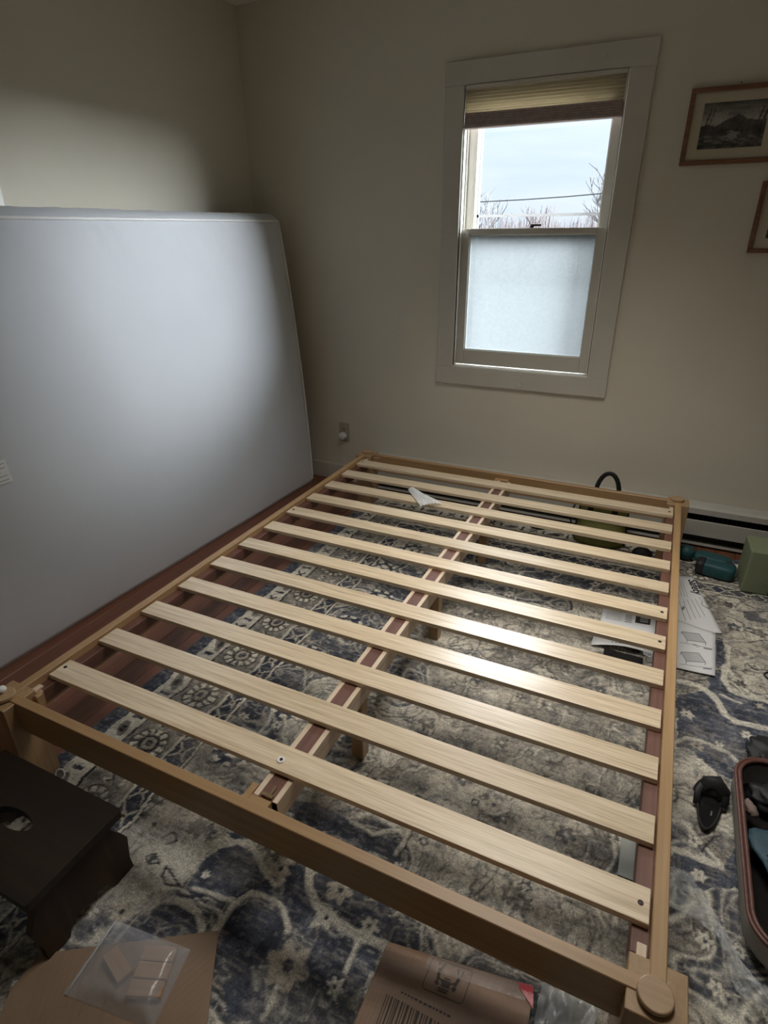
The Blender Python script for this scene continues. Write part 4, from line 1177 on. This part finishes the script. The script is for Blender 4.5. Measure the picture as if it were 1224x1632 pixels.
# sheets under the bed seen between slats
pc = empty('instruction_sheet', (0, 0, 0))
tag(pc, 'white sheet with a black printed label, under the slats near the right rail', 'paper')
o, fc = sheet('paper_leaf', [(1.338, 1.520), (1.545, 1.553), (1.545, 1.372), (1.338, 1.350)], PZ, M['paper'], 0.001, None, pc)
strips('black_label', fc, [(0.60, 0.30, 0.86, 0.30, 0.34)], M['inkd'], pc)
it = [(0.08, 0.16 + k * 0.08, 0.36, 0.16 + k * 0.08, 0.012) for k in range(5)] + [(0.42, 0.14 + k * 0.07, 0.54, 0.14 + k * 0.07, 0.03) for k in range(6)]
strips('printed_lines', fc, it, M['ink'], pc)
strips('label_lettering', fc, [(0.68, 0.24 + k * 0.07, 0.82, 0.24 + k * 0.07, 0.02) for k in range(3)], M['paper'], pc)
pd = empty('instruction_sheet', (0, 0, 0))
tag(pd, 'curled white sheet with one line of text, nearer one under the slats', 'paper')
o, fd = sheet('paper_leaf', [(1.330, 1.375), (1.545, 1.400), (1.545, 1.262), (1.325, 1.238)], PZ + 0.003, M['paper'], 0.001, lambda u, w: 0.022 * w * w * math.sin(PI * u * 0.9), pd)
pl_ = strips('printed_line', fd, [(0.30 + 0.055 * k, 0.80, 0.30 + 0.055 * k + (0.040 if k % 3 else 0.025), 0.80, 0.035) for k in range(9)], M['inkd'], pd); pl_['kind'] = 'stuff'
ph_ = box('black_tray', 1.372, 1.505, 1.165, 1.236, 0.0125, 0.020, M['blackgloss'], None, 0.003, 2)
ph_.rotation_euler = (0, 0, 0)
tag(ph_, 'flat black glossy tray on the rug under the curled white sheet', 'tray')

# ------------------------------------------------------------------ thin plastics
def film_sheet(name, quad, z, amp, mat, label, cat, seed=0, n=26, thick=0.0, arch=0.0, fr=9.0):
    P0, P1, P2, P3 = [Vector((q[0], q[1], 0)) for q in quad]
    def f(u, w):
        p = (P0 * (1 - u) + P1 * u) * (1 - w) + (P3 * (1 - u) + P2 * u) * w
        nn = noise.noise(Vector((u * fr + seed, w * fr, seed))) + 0.5 * noise.noise(Vector((u * fr * 2.3, w * fr * 2.3 + seed, 3)))
        zz = z + amp * (0.8 + nn) + arch * math.sin(PI * w) * (0.5 + 0.5 * math.sin(PI * u))
        e_ = 0.006 * noise.noise(Vector((u * 7, w * 7, seed + 9)))
        return (p.x + e_, p.y + e_, max(z * 0.6 + 0.005, zz))
    o = grid_obj(name, f, n, n, mat, None, 0.0)
    tag(o, label, cat)
    return o
film_sheet('plastic_sleeve', [(1.605, 0.445), (1.655, 0.440), (1.735, 0.310), (1.605, 0.345)], 0.014, 0.012, M['film'], 'crumpled clear plastic sleeve on the rug against the right bed rail', 'plastic', 3, arch=0.01)
film_sheet('plastic_wrap', [(1.690, 0.36), (1.752, 0.262), (1.84, 0.19), (1.735, 0.215)], 0.014, 0.014, M['film'], 'crumpled clear plastic film beside the corner of the suitcase', 'plastic', 5, arch=0.012)
film_sheet('stretch_wrap', [(1.385, 0.072), (1.490, 0.085), (1.492, -0.20), (1.385, -0.10)], 0.014, 0.010, M['wrap'], 'bluish ribbed stretch wrap on the rug right of the cardboard box', 'plastic', 8, fr=4.0)
# small clear bag lying on the third slat
def slat_bag(u, w):
    a0, a1 = Vector((0.398, 1.688)), Vector((0.428, 1.706))       # gathered end
    b0, b1 = Vector((0.525, 1.535)), Vector((0.605, 1.600))       # fanned end
    p = (a0 * (1 - w) + a1 * w) * (1 - u) + (b0 * (1 - w) + b1 * w) * u
    rid = 0.0045 * (0.4 + u) * math.sin(w * 22 + 3 * u) + 0.004 * noise.noise(Vector((u * 8, w * 10, 1)))
    e_ = math.sin(PI * min(1, max(0, w)))
    return (p.x, p.y, 0.2975 + 0.012 * e_ * (1 - 0.4 * u) + abs(rid))
sb = grid_obj('plastic_bag', slat_bag, 22, 40, film('small_bag_plastic', (0.88, 0.90, 0.92), 0.72, 0.2, 40, 0.9))
tag(sb, 'small crumpled clear plastic bag on the third slat from the window wall', 'plastic bag')
pk = box('plastic_packet', 1.500, 1.552, 0.372, 0.480, 0.0135, 0.018, film('milky_packet_plastic', (0.45, 0.48, 0.46), 0.9, 0.25, 20, 0.3), None, 0.0018, 2)
tag(pk, 'flat milky plastic packet on the rug under the two nearest slats', 'packet')
# baggie at the end of the curled sheet
bgs = film_sheet('plastic_baggie', [(1.50, 1.275), (1.552, 1.290), (1.552, 1.215), (1.50, 1.235)], 0.030, 0.006, M['film'], 'small clear baggie beside the curled sheet at the right slat ledge', 'plastic', 12, 12)

# ------------------------------------------------------------------ suitcase, lying open
sc_ = empty('suitcase', (0, 0, 0))
tag(sc_, 'open grey suitcase with brown leather rim lying on the rug at the right edge', 'suitcase')
def rrect(x0, x1, y0, y1, r, n=8):
    pts = []
    for cx, cy, a0 in ((x1 - r, y1 - r, 0), (x0 + r, y1 - r, 90), (x0 + r, y0 + r, 180), (x1 - r, y0 + r, 270)):
        for k in range(n + 1):
            a_ = R(a0 + 90 * k / n); pts.append((cx + r * math.cos(a_), cy + r * math.sin(a_)))
    return pts
sx0, sx1, sy0, sy1 = 1.747, 2.16, 0.268, 0.806
def loft(bm, loops):
    rings = [[bm.verts.new((x, y, z)) for (x, y) in pts] for pts, z in loops]
    for a_, b_ in zip(rings[:-1], rings[1:]):
        n = len(a_)
        for i in range(n): bm.faces.new((a_[i], a_[(i + 1) % n], b_[(i + 1) % n], b_[i]))
    return rings
bm = bmesh.new()
rg = loft(bm, [(rrect(sx0 + 0.035, sx1 - 0.035, sy0 + 0.035, sy1 - 0.035, 0.06), 0.0125), (rrect(sx0 + 0.012, sx1 - 0.012, sy0 + 0.012, sy1 - 0.012, 0.075), 0.022), (rrect(sx0, sx1, sy0, sy1, 0.08), 0.045), (rrect(sx0, sx1, sy0, sy1, 0.08), 0.098)])
bm.faces.new(rg[0][::-1])
link('case_shell', bm_mesh(bm), M['suit'], sc_, True)
bm = bmesh.new()
rg = loft(bm, [(rrect(sx0 + 0.003, sx1 - 0.003, sy0 + 0.003, sy1 - 0.003, 0.078), 0.098), (rrect(sx0 + 0.012, sx1 - 0.012, sy0 + 0.012, sy1 - 0.012, 0.072), 0.094), (rrect(sx0 + 0.014, sx1 - 0.014, sy0 + 0.014, sy1 - 0.014, 0.072), 0.028)])
bm.faces.new(rg[-1])
link('case_lining', bm_mesh(bm), M['suitin'], sc_, True)
for dz, off, r_ in ((0.100, 0.000, 0.0048), (0.1015, 0.0085, 0.0052)):
    tube('leather_rim', [(x, y, dz) for x, y in rrect(sx0 + off, sx1 - off, sy0 + off, sy1 - off, 0.08 - off, 12)], r_, M['leather'], sc_, 8, True)
tube('zipper', [(x, y, 0.0925) for x, y in rrect(sx0 - 0.001, sx1 + 0.001, sy0 - 0.001, sy1 + 0.001, 0.081, 12)], 0.0022, M['heater'], sc_, 6, True)
cl = rounded_blob('folded_clothes', (1.915, 0.480, 0.068), 0.125, 0.150, 0.032, M['tealcloth'], None, 3.0, 0.1, 50, 30, 0.35, 4)
tag(cl, 'crumpled teal blue clothes inside the open suitcase', 'clothes')
cl2 = rounded_blob('black_garment', (1.865, 0.728, 0.058), 0.080, 0.048, 0.024, M['black'], None, 2.6, 0.2, 30, 16, 0.3, 7)
tag(cl2, 'black garment in the far end of the open suitcase', 'clothes')
cl3 = rounded_blob('folded_sock', (1.778, 0.640, 0.082), 0.012, 0.024, 0.012, plain('taupe_cloth', (0.20, 0.15, 0.13), 0.8, 0.2, 50, 0.3), None, 2.4, 0.4, 20, 12, 0.3, 9)
tag(cl3, 'small taupe cloth between the teal clothes and the suitcase rim', 'clothes')
bc = rounded_blob('black_cloth', (1.862, 0.905, 0.036), 0.060, 0.058, 0.020, M['black'], None, 2.4, 0.3, 30, 16, 0.45, 11)
tag(bc, 'crumpled black cloth on the rug just beyond the suitcase', 'cloth')

# ------------------------------------------------------------------ black sandal
sd = empty('black_sandal', (1.698, 0.662, 0.0115), R(-8))
tag(sd, 'small black strapped sandal lying on the rug left of the suitcase', 'sandal')
sole = []
for k in range(28):
    a_ = 2 * PI * k / 28
    rx = 0.026 + 0.005 * math.sin(a_)
    sole.append((rx * math.cos(a_), 0.078 * math.sin(a_)))
prism('sole', sole, 0.0, 0.012, M['blackgloss'], sd)
def arch(y, w, h, lean=0.0):
    return [(w * math.cos(PI * k / 12) * 1.0, y + lean * math.sin(PI * k / 12), 0.008 + h * math.sin(PI * k / 12)) for k in range(13)]
tube('toe_strap', arch(0.030, 0.030, 0.045, 0.01), 0.015, M['black'], sd, 8, flat=(1, 0.22))
tube('heel_strap', [(-0.028, -0.010, 0.010), (-0.032, 0.020, 0.030), (-0.020, 0.055, 0.044), (0.010, 0.072, 0.046), (0.034, 0.050, 0.036), (0.032, 0.010, 0.014)], 0.009, M['black'], sd, 8, flat=(1, 0.3))
tube('sole_rim', [(x, y, 0.012) for x, y in sole], 0.003, M['black'], sd, 6, True)
box('buckle', 0.006, 0.010, -0.032, -0.016, 0.012, 0.0155, plain('grey_buckle', (0.5, 0.5, 0.5), 0.3, 0.05, 40, 0, metal=0.8), sd, 0.001, 1)
cb = tube('coiled_cord', [(1.915 + 0.030 * math.cos(t * PI / 9), 1.322 + 0.024 * math.sin(t * PI / 9), 0.0145) for t in range(18)], 0.0022, M['blackgloss'], None, 8, True)
tag(cb, 'thin black cord loop on the rug at the right edge', 'cord')

# ------------------------------------------------------------------ dark step stool
so = empty('footstool', (0, 0, 0))
tag(so, 'low dark walnut footstool with an oval hand hole and scalloped side legs', 'stool')
SX0, SX1, SY0, SY1, SZ = 0.045, 0.452, -0.325, -0.088, 0.205
bm = bmesh.new()
outer = rrect(SX0, SX1, SY0, SY1, 0.006, 3)
hcx, hcy = 0.250, -0.2075
hole = [(hcx + 0.058 * math.cos(2 * PI * k / 28), hcy + 0.021 * math.sin(2 * PI * k / 28)) for k in range(28)]
def ring_fill(bm, outer, inner, z, flip):
    vo = [bm.verts.new((x, y, z)) for x, y in outer]; vi = [bm.verts.new((x, y, z)) for x, y in inner]
    eo = [bm.edges.new((vo[i], vo[(i + 1) % len(vo)])) for i in range(len(vo))]
    ei = [bm.edges.new((vi[i], vi[(i + 1) % len(vi)])) for i in range(len(vi))]
    bmesh.ops.triangle_fill(bm, edges=eo + ei, use_beauty=True)
    return vo, vi
t_o, t_i = ring_fill(bm, outer, hole, SZ, False)
b_o, b_i = ring_fill(bm, outer, hole, SZ - 0.020, True)
for a_, b_ in ((t_o, b_o), (t_i, b_i)):
    for i in range(len(a_)):
        bm.faces.new((a_[i], a_[(i + 1) % len(a_)], b_[(i + 1) % len(b_)], b_[i]))
link('stool_top', bm_mesh(bm), M['stool'], so)
def leg_profile():
    # y,z outline of the scalloped side board, symmetric about the middle
    yc = (SY0 + SY1) / 2
    half = [(0.088, SZ - 0.0201), (0.086, 0.172), (0.095, 0.150), (0.114, 0.118), (0.122, 0.098), (0.117, 0.070), (0.112, 0.045), (0.113, 0.016), (0.114, 0.0115), (0.062, 0.0115), (0.056, 0.025), (0.042, 0.038), (0.020, 0.044), (0.0, 0.036)]
    pts = [(yc - a_, z) for a_, z in half] + [(yc + a_, z) for a_, z in half[::-1][1:]]
    return pts
for xa, sgn in ((SX1 - 0.045, 1), (SX0 + 0.025, -1)):
    bm = bmesh.new()
    bm_prism(bm, leg_profile(), xa, xa + 0.020, 'YZ')
    for v_ in bm.verts: v_.co.x += sgn * (SZ - v_.co.z) * 0.10
    link('side_leg', bm_mesh(bm), M['stoolleg'], so)
box('stretcher_board', SX0 + 0.046, SX1 - 0.047, SY1 - 0.060, SY1 - 0.044, 0.140, SZ - 0.0205, M['stool'], so, 0.002, 1)

# ------------------------------------------------------------------ cardboard sheet, zip bag, wooden blocks
A_ = Vector((0.729, -0.124)); U_ = Vector((-0.846, -0.533)).normalized(); V_ = Vector((0.533, -0.846)).normalized()
cs = empty('cardboard_sheet', (A_.x, A_.y, 0.0118), math.atan2(U_.y, U_.x))
tag(cs, 'flat brown corrugated cardboard sheet on the rug in front of the footstool', 'cardboard')
prism('sheet_panel', [(0, 0), (0.365, 0), (0.400, 0.06), (0.405, 0.52), (0.0, 0.52)], 0, 0.004, M['card'], cs)
bm = bmesh.new()
for k in range(9):
    xx = 0.235 + 0.014 * k + 0.002 * math.sin(k * 5)
    bm_box(bm, xx, xx + 0.0022, 0.012 + 0.004 * (k % 3), 0.085 + 0.02 * ((k * 7) % 5), 0.0040, 0.0052, 0.0005, 1)
link('crease_ribs', bm_mesh(bm), M['card'], cs)['kind'] = 'stuff'
box('fold_line', 0.205, 0.208, 0.10, 0.50, 0.004, 0.0048, M['card'], cs)
zb_ = 0.0168
blk = [((0.672, -0.236, 0), 0.070, 0.028, 28), ((0.676, -0.2665, 0), 0.072, 0.029, 28)]
def wblock(cx, cy, lx, ly, hz, rot, z, label):
    o = box('wooden_block', -lx / 2, lx / 2, -ly / 2, ly / 2, 0, hz, M['blockwood'], None, 0.0012, 1)
    o.location = (cx, cy, z); o.rotation_euler = (0, 0, R(rot))
    tag(o, label, 'block')
    return o
wblock(0.652, -0.2175, 0.070, 0.0295, 0.014, 22, zb_, 'light brown wooden block in the clear bag, farthest of the three in a row')
wblock(0.6635, -0.2465, 0.070, 0.0295, 0.014, 21, zb_, 'light brown wooden block in the clear bag, middle of the three in a row')
wblock(0.675, -0.276, 0.070, 0.0295, 0.014, 22, zb_, 'light brown wooden block in the clear bag, nearest of the three in a row')
wblock(0.589, -0.268, 0.070, 0.032, 0.014, -18, zb_, 'light brown wooden block lying askew at the left in the clear bag')
def zf(u, w):
    P0, P1, P2, P3 = Vector((0.508, -0.205)), Vector((0.702, -0.180)), Vector((0.732, -0.318)), Vector((0.528, -0.350))
    p = (P0 * (1 - u) + P1 * u) * (1 - w) + (P3 * (1 - u) + P2 * u) * w
    e_ = min(u, 1 - u, w, 1 - w)
    h = 0.024 * min(1, e_ / 0.14) * (0.55 + 0.45 * min(1, max(0, (u - 0.15) / 0.3))) + 0.0025 * noise.noise(Vector((u * 9, w * 9, 0)))
    return (p.x, p.y, 0.0175 + max(0.0005, h))
zg = empty('zip_bag', (0, 0, 0)); tag(zg, 'clear zip bag holding small wooden blocks on the cardboard sheet', 'plastic bag')
grid_obj('bag_film', zf, 30, 24, M['ziplock'], zg)
tube('zip_seal', [Vector(zf(0.03, w / 8)) + Vector((0, 0, 0.001)) for w in range(9)], 0.0020, M['wrap'], zg, 6)

# ------------------------------------------------------------------ cardboard box at the bottom
cx_ = empty('cardboard_box', (0, 0, 0))
tag(cx_, 'taped brown cardboard box with printed symbol and barcode below the near bed rail', 'box')
BZ = 0.100
Q = {'fl': (1.090, -0.020), 'fr': (1.372, 0.026), 'nr': (1.400, -0.50), 'nl': (1.100, -0.52)}
def qp(u, w): # u across, w towards camera
    a_ = Vector(Q['fl']) * (1 - u) + Vector(Q['fr']) * u; b_ = Vector(Q['nl']) * (1 - u) + Vector(Q['nr']) * u
    return a_ * (1 - w) + b_ * w
def boxtop(u, w):
    p = qp(u, w)
    e_ = w * 0.5
    drop = 0.018 * max(0, 1 - e_ / 0.022) ** 1.6
    z = BZ - drop + 0.0012 * math.sin(w * 70) * math.exp(-((w - 0.16) / 0.10) ** 2)
    return (p.x, p.y, z)
nu, nv = 24, 60
bm = bmesh.new()
top = [[bm.verts.new(boxtop(i / nu, j / nv)) for i in range(nu + 1)] for j in range(nv + 1)]
for j in range(nv):
    for i in range(nu): bm.faces.new((top[j][i], top[j][i + 1], top[j + 1][i + 1], top[j + 1][i]))
brd = top[0] + [top[j][nu] for j in range(1, nv + 1)] + top[nv][-2::-1] + [top[j][0] for j in range(nv - 1, 0, -1)]
lowv = [bm.verts.new((v_.co.x, v_.co.y, 0.0125)) for v_ in brd]
for i in range(len(brd)):
    k = (i + 1) % len(brd); bm.faces.new((brd[k], brd[i], lowv[i], lowv[k]))
bm.faces.new(lowv)
link('box_body', bm_mesh(bm), M['cardbox'], cx_)
def uv_of(x, y):
    # invert qp roughly by iteration
    u, w = 0.5, 0.2
    for _ in range(30):
        p = qp(u, w); du = qp(u + 1e-3, w) - p; dw = qp(u, w + 1e-3) - p
        r_ = Vector((x, y)) - p
        det = du.x * dw.y - du.y * dw.x
        u += 1e-3 * (r_.x * dw.y - r_.y * dw.x) / det; w += 1e-3 * (du.x * r_.y - du.y * r_.x) / det
    return u, w
def mark(items, name, mat=None, dz=0.0006, parent=cx_):
    """items: world xy polyline strips ((x0,y0),(x1,y1),width)"""
    bm = bmesh.new()
    for p0, p1, wd in items:
        p0 = Vector(p0); p1 = Vector(p1); d = p1 - p0
        n_ = Vector((-d.y, d.x)).normalized() * wd / 2
        k = max(1, int(d.length / 0.01)); prev = None
        for i in range(k + 1):
            c = p0 + d * i / k
            vv = []
            for q in (c + n_, c - n_):
                u, w = uv_of(q.x, q.y); z = boxtop(u, w)[2] + dz
                vv.append(bm.verts.new((q.x, q.y, z)))
            if prev: bm.faces.new((prev[0], vv[0], vv[1], prev[1]))
            prev = vv
    return link(name, bm_mesh(bm), mat or M['inkb'], parent)
c0 = Vector((1.2215, -0.041)); ux = Vector((0.996, 0.09)).normalized(); uy = Vector((0.03, 1)).normalized()
def L2(a_, b_): return c0 + ux * a_ + uy * b_
def seg(a_, b_, wd): return (L2(*a_), L2(*b_), wd)
hw, hh, cr = 0.039, 0.031, 0.007
it = [seg((-hw + cr, hh), (hw - cr, hh), .0013), seg((-hw + cr, -hh), (hw - cr, -hh), .0013), seg((-hw, -hh + cr), (-hw, hh - cr), .0013), seg((hw, -hh + cr), (hw, hh - cr), .0013)]
for sx in (-1, 1):
    for sy in (-1, 1):
        for k in range(4):
            a0, a1 = PI / 2 * k / 4, PI / 2 * (k + 1) / 4
            it.append(seg((sx * (hw - cr + cr * math.cos(a0)), sy * (hh - cr + cr * math.sin(a0))), (sx * (hw - cr + cr * math.cos(a1)), sy * (hh - cr + cr * math.sin(a1))), .0013))
mark(it, 'symbol_border')
# two people lifting a box between them
it = []
for sx in (-1, 1):
    it += [seg((sx * 0.016, -0.008), (sx * 0.020, 0.010), .0055), seg((sx * 0.018, 0.010), (sx * 0.013, 0.024), .0035), seg((sx * 0.021, 0.010), (sx * 0.024, 0.024), .0035), seg((sx * 0.015, -0.003), (sx * 0.007, -0.008), .003), seg((sx * 0.014, -0.016), (sx * 0.019, -0.010), .007)]
it += [seg((-0.008, -0.010), (0.008, -0.010), .013), seg((-0.006, 0.000), (0.006, 0.000), .002)]
mark(it, 'lifting_symbol')
mark([seg((-0.011, -0.0205), (0.009, -0.0205), .0022), seg((-0.010, -0.0245), (0.007, -0.0245), .0022)], 'symbol_caption')
# caption line and barcode
r3 = random.Random(4)
it = []
x = 1.128
while x < 1.235:
    wd = r3.choice((0.0016, 0.0030, 0.0046)); it.append(((x, -0.112), (x + 0.004, -0.235), wd)); x += wd + r3.choice((0.002, 0.003, 0.0045))
mark(it, 'barcode')
it = []
x = 1.150
while x < 1.245:
    l = r3.uniform(0.003, 0.007); it.append(((x, -0.098 + (x - 1.15) * 0.02), (x + l, -0.098 + (x - 1.15) * 0.02 + 0.0006), 0.0035)); x += l + 0.0025
mark(it, 'printed_caption')
mark([((1.252, -0.108), (1.30, -0.104), 0.006)], 'printed_bar')
tp = grid_obj('packing_tape', lambda u, w: tuple(Vector(boxtop(0.30 + 0.66 * u, 0.012 + 0.060 * w)) + Vector((0, 0, 0.0012 + 0.0012 * abs(noise.noise(Vector((u * 30, w * 5, 0))))))), 40, 8, film('clear_packing_tape', (0.7, 0.62, 0.60), 0.25, 0.12, 60, 0.8), cx_)
tp['label'] = 'clear shiny packing tape'
rt = grid_obj('red_tape', lambda u, w: tuple(Vector(boxtop(0.895 + 0.10 * u + 0.02 * w, 0.004 + 0.085 * w * (0.4 + 0.6 * u))) + Vector((0, 0, 0.0022 + 0.001 * abs(noise.noise(Vector((u * 9, w * 9, 5))))))), 10, 10, M['red'], cx_)
rt['label'] = 'red tape at the corner'

# ------------------------------------------------------------------ little white nylon glides near the left post
def glide(x, y, z, rot, label, r_=0.013):
    t = empty('nylon_glide', (x, y, z)); t.rotation_euler = rot
    tag(t, label, 'glide')
    tube('rim_ring', [(r_ * math.cos(2 * PI * k / 24), r_ * math.sin(2 * PI * k / 24), 0.004) for k in range(24)], 0.0025, M['nylon'], t, 8, True)
    cyl('glide_disc', (0, 0, 0.002), r_ * 0.92, 0.003, plain('grey_felt', (0.30, 0.27, 0.26), 0.8, 0.1, 60, 0), t, 'Z', 20)
    return t
glide(0.062, 0.012, 0.022, (R(55), 0, R(20)), 'round white rimmed glide leaning beside the near left bed post')
glide(0.078, -0.020, 0.0125, (0, 0, 0), 'small white glide flat on the rug by the near left bed post', 0.008)
rb = rounded_blob('white_cap', (-0.020, -0.018, 0.3195), 0.011, 0.011, 0.0085, M['nylon'], None, 2.2)
tag(rb, 'small round white plastic cap on the near left corner disc of the bed', 'cap')

# ------------------------------------------------------------------ outside
gr = structure(box('ground', -80, 80, YF + 0.6, 160, -1.0, -0.8, M['grass']))
structure(box('trim_2', -1.2, 3.4, YF + WT, YF + WT + 0.02, -0.8, 0.72, M['siding']))
def tree_mesh(seed, h, spread, depth, twigw, name, n_first=4):
    rr = random.Random(seed); bm = bmesh.new()
    def branch(p, d, L, r_, lv):
        n = 3; pts = [p]; q = p.copy(); dd = d.copy()
        for i in range(n):
            dd = (dd + Vector((rr.uniform(-.18, .18), rr.uniform(-.18, .18), rr.uniform(-.02, .14)))).normalized()
            q = q + dd * (L / n); pts.append(q.copy())
        bm_tube(bm, pts, [r_ * (1 - 0.2 * i) for i in range(n + 1)], 3 if lv > 0 else 5)
        if lv >= depth: return
        k = n_first if lv == 0 else rr.randint(3, 4)
        for i in range(k):
            t = rr.uniform(0.35, 1.0); bp = pts[min(n, int(t * n + 0.5))]
            az = rr.uniform(0, 2 * PI); el = rr.uniform(0.35, 1.0)
            nd = (dd * el + Vector((math.cos(az), math.sin(az), 0.25)) * spread).normalized()
            branch(bp, nd, L * rr.uniform(0.5, 0.72), max(twigw, r_ * 0.55), lv + 1)
    branch(Vector((0, 0, 0)), Vector((0, 0, 1)), h * 0.42, h * 0.02, 0)
    return bm_mesh(bm, name)
tv = [tree_mesh(s_, 3.9, 0.75, 4, 0.011, 'crown', 7) for s_ in (3, 8, 15)]
for me_ in tv: me_.materials.append(M['twig'])
rr = random.Random(2)
ORD = 'first second third fourth fifth sixth seventh eighth ninth tenth eleventh twelfth thirteenth'.split()
for i in range(13):
    x = -14.0 + i * 1.25; y = 27.0 + 2.2 * (i % 2) + rr.uniform(-.2, .2)
    t = bpy.data.objects.new('bare_tree', tv[i % 3]); COL.objects.link(t)
    s_ = rr.uniform(0.88, 1.04); t.scale = (s_ * 0.62, s_ * 0.62, s_)
    t.location = (x, y, -0.8)
    t.rotation_euler = (0, 0, rr.uniform(0, 6.28))
    tag(t, '%s low reddish bare tree from the left in the distant treeline' % ORD[i], 'tree', 'bare trees of the distant treeline')
# brush between and behind the trees
bm = bmesh.new()
for i in range(1500):
    x = rr.uniform(-17, 5); y = rr.uniform(31.5, 36); h = rr.uniform(2.7, 4.1) * (0.82 + 0.22 * noise.noise(Vector((x * 0.6, 0, 0))))
    p = Vector((x, y, -0.8)); q = p + Vector((rr.uniform(-.3, .3), rr.uniform(-.2, .2), h))
    bm_tube(bm, [p, (p + q) / 2 + Vector((rr.uniform(-.1, .1), 0, 0)), q], [0.03, 0.02, 0.008], 3)
br = link('brush', bm_mesh(bm), M['twig']); tag(br, 'pinkish bare brush along the horizon behind the distant trees', 'brush', kind='stuff')
big = [tree_mesh(21, 4.6, 0.50, 4, 0.010, 'crown', 7), tree_mesh(33, 4.4, 0.45, 4, 0.010, 'crown', 6)]
for me_ in big: me_.materials.append(M['bark'])
t = link('bare_tree', big[0]); t.location = (-4.75, 19.5, -0.8); tag(t, 'taller grey bare tree at the left side of the upper window pane', 'tree')
t = link('bare_tree', big[1]); t.location = (-0.12, 16.0, -0.8); tag(t, 'bare grey tree at the right side of the upper window pane', 'tree')
wp = []
for k in range(25):
    t_ = k / 24; wp.append((-12 + 18 * t_, 11.5, 2.02 + 0.9 * (2 * t_ - 1) ** 2 - 0.1 * t_))
ul = tube('overhead_wire', wp, 0.010, M['cable'], None, 6)
tag(ul, 'dark utility wire crossing the view through the upper window pane', 'wire')
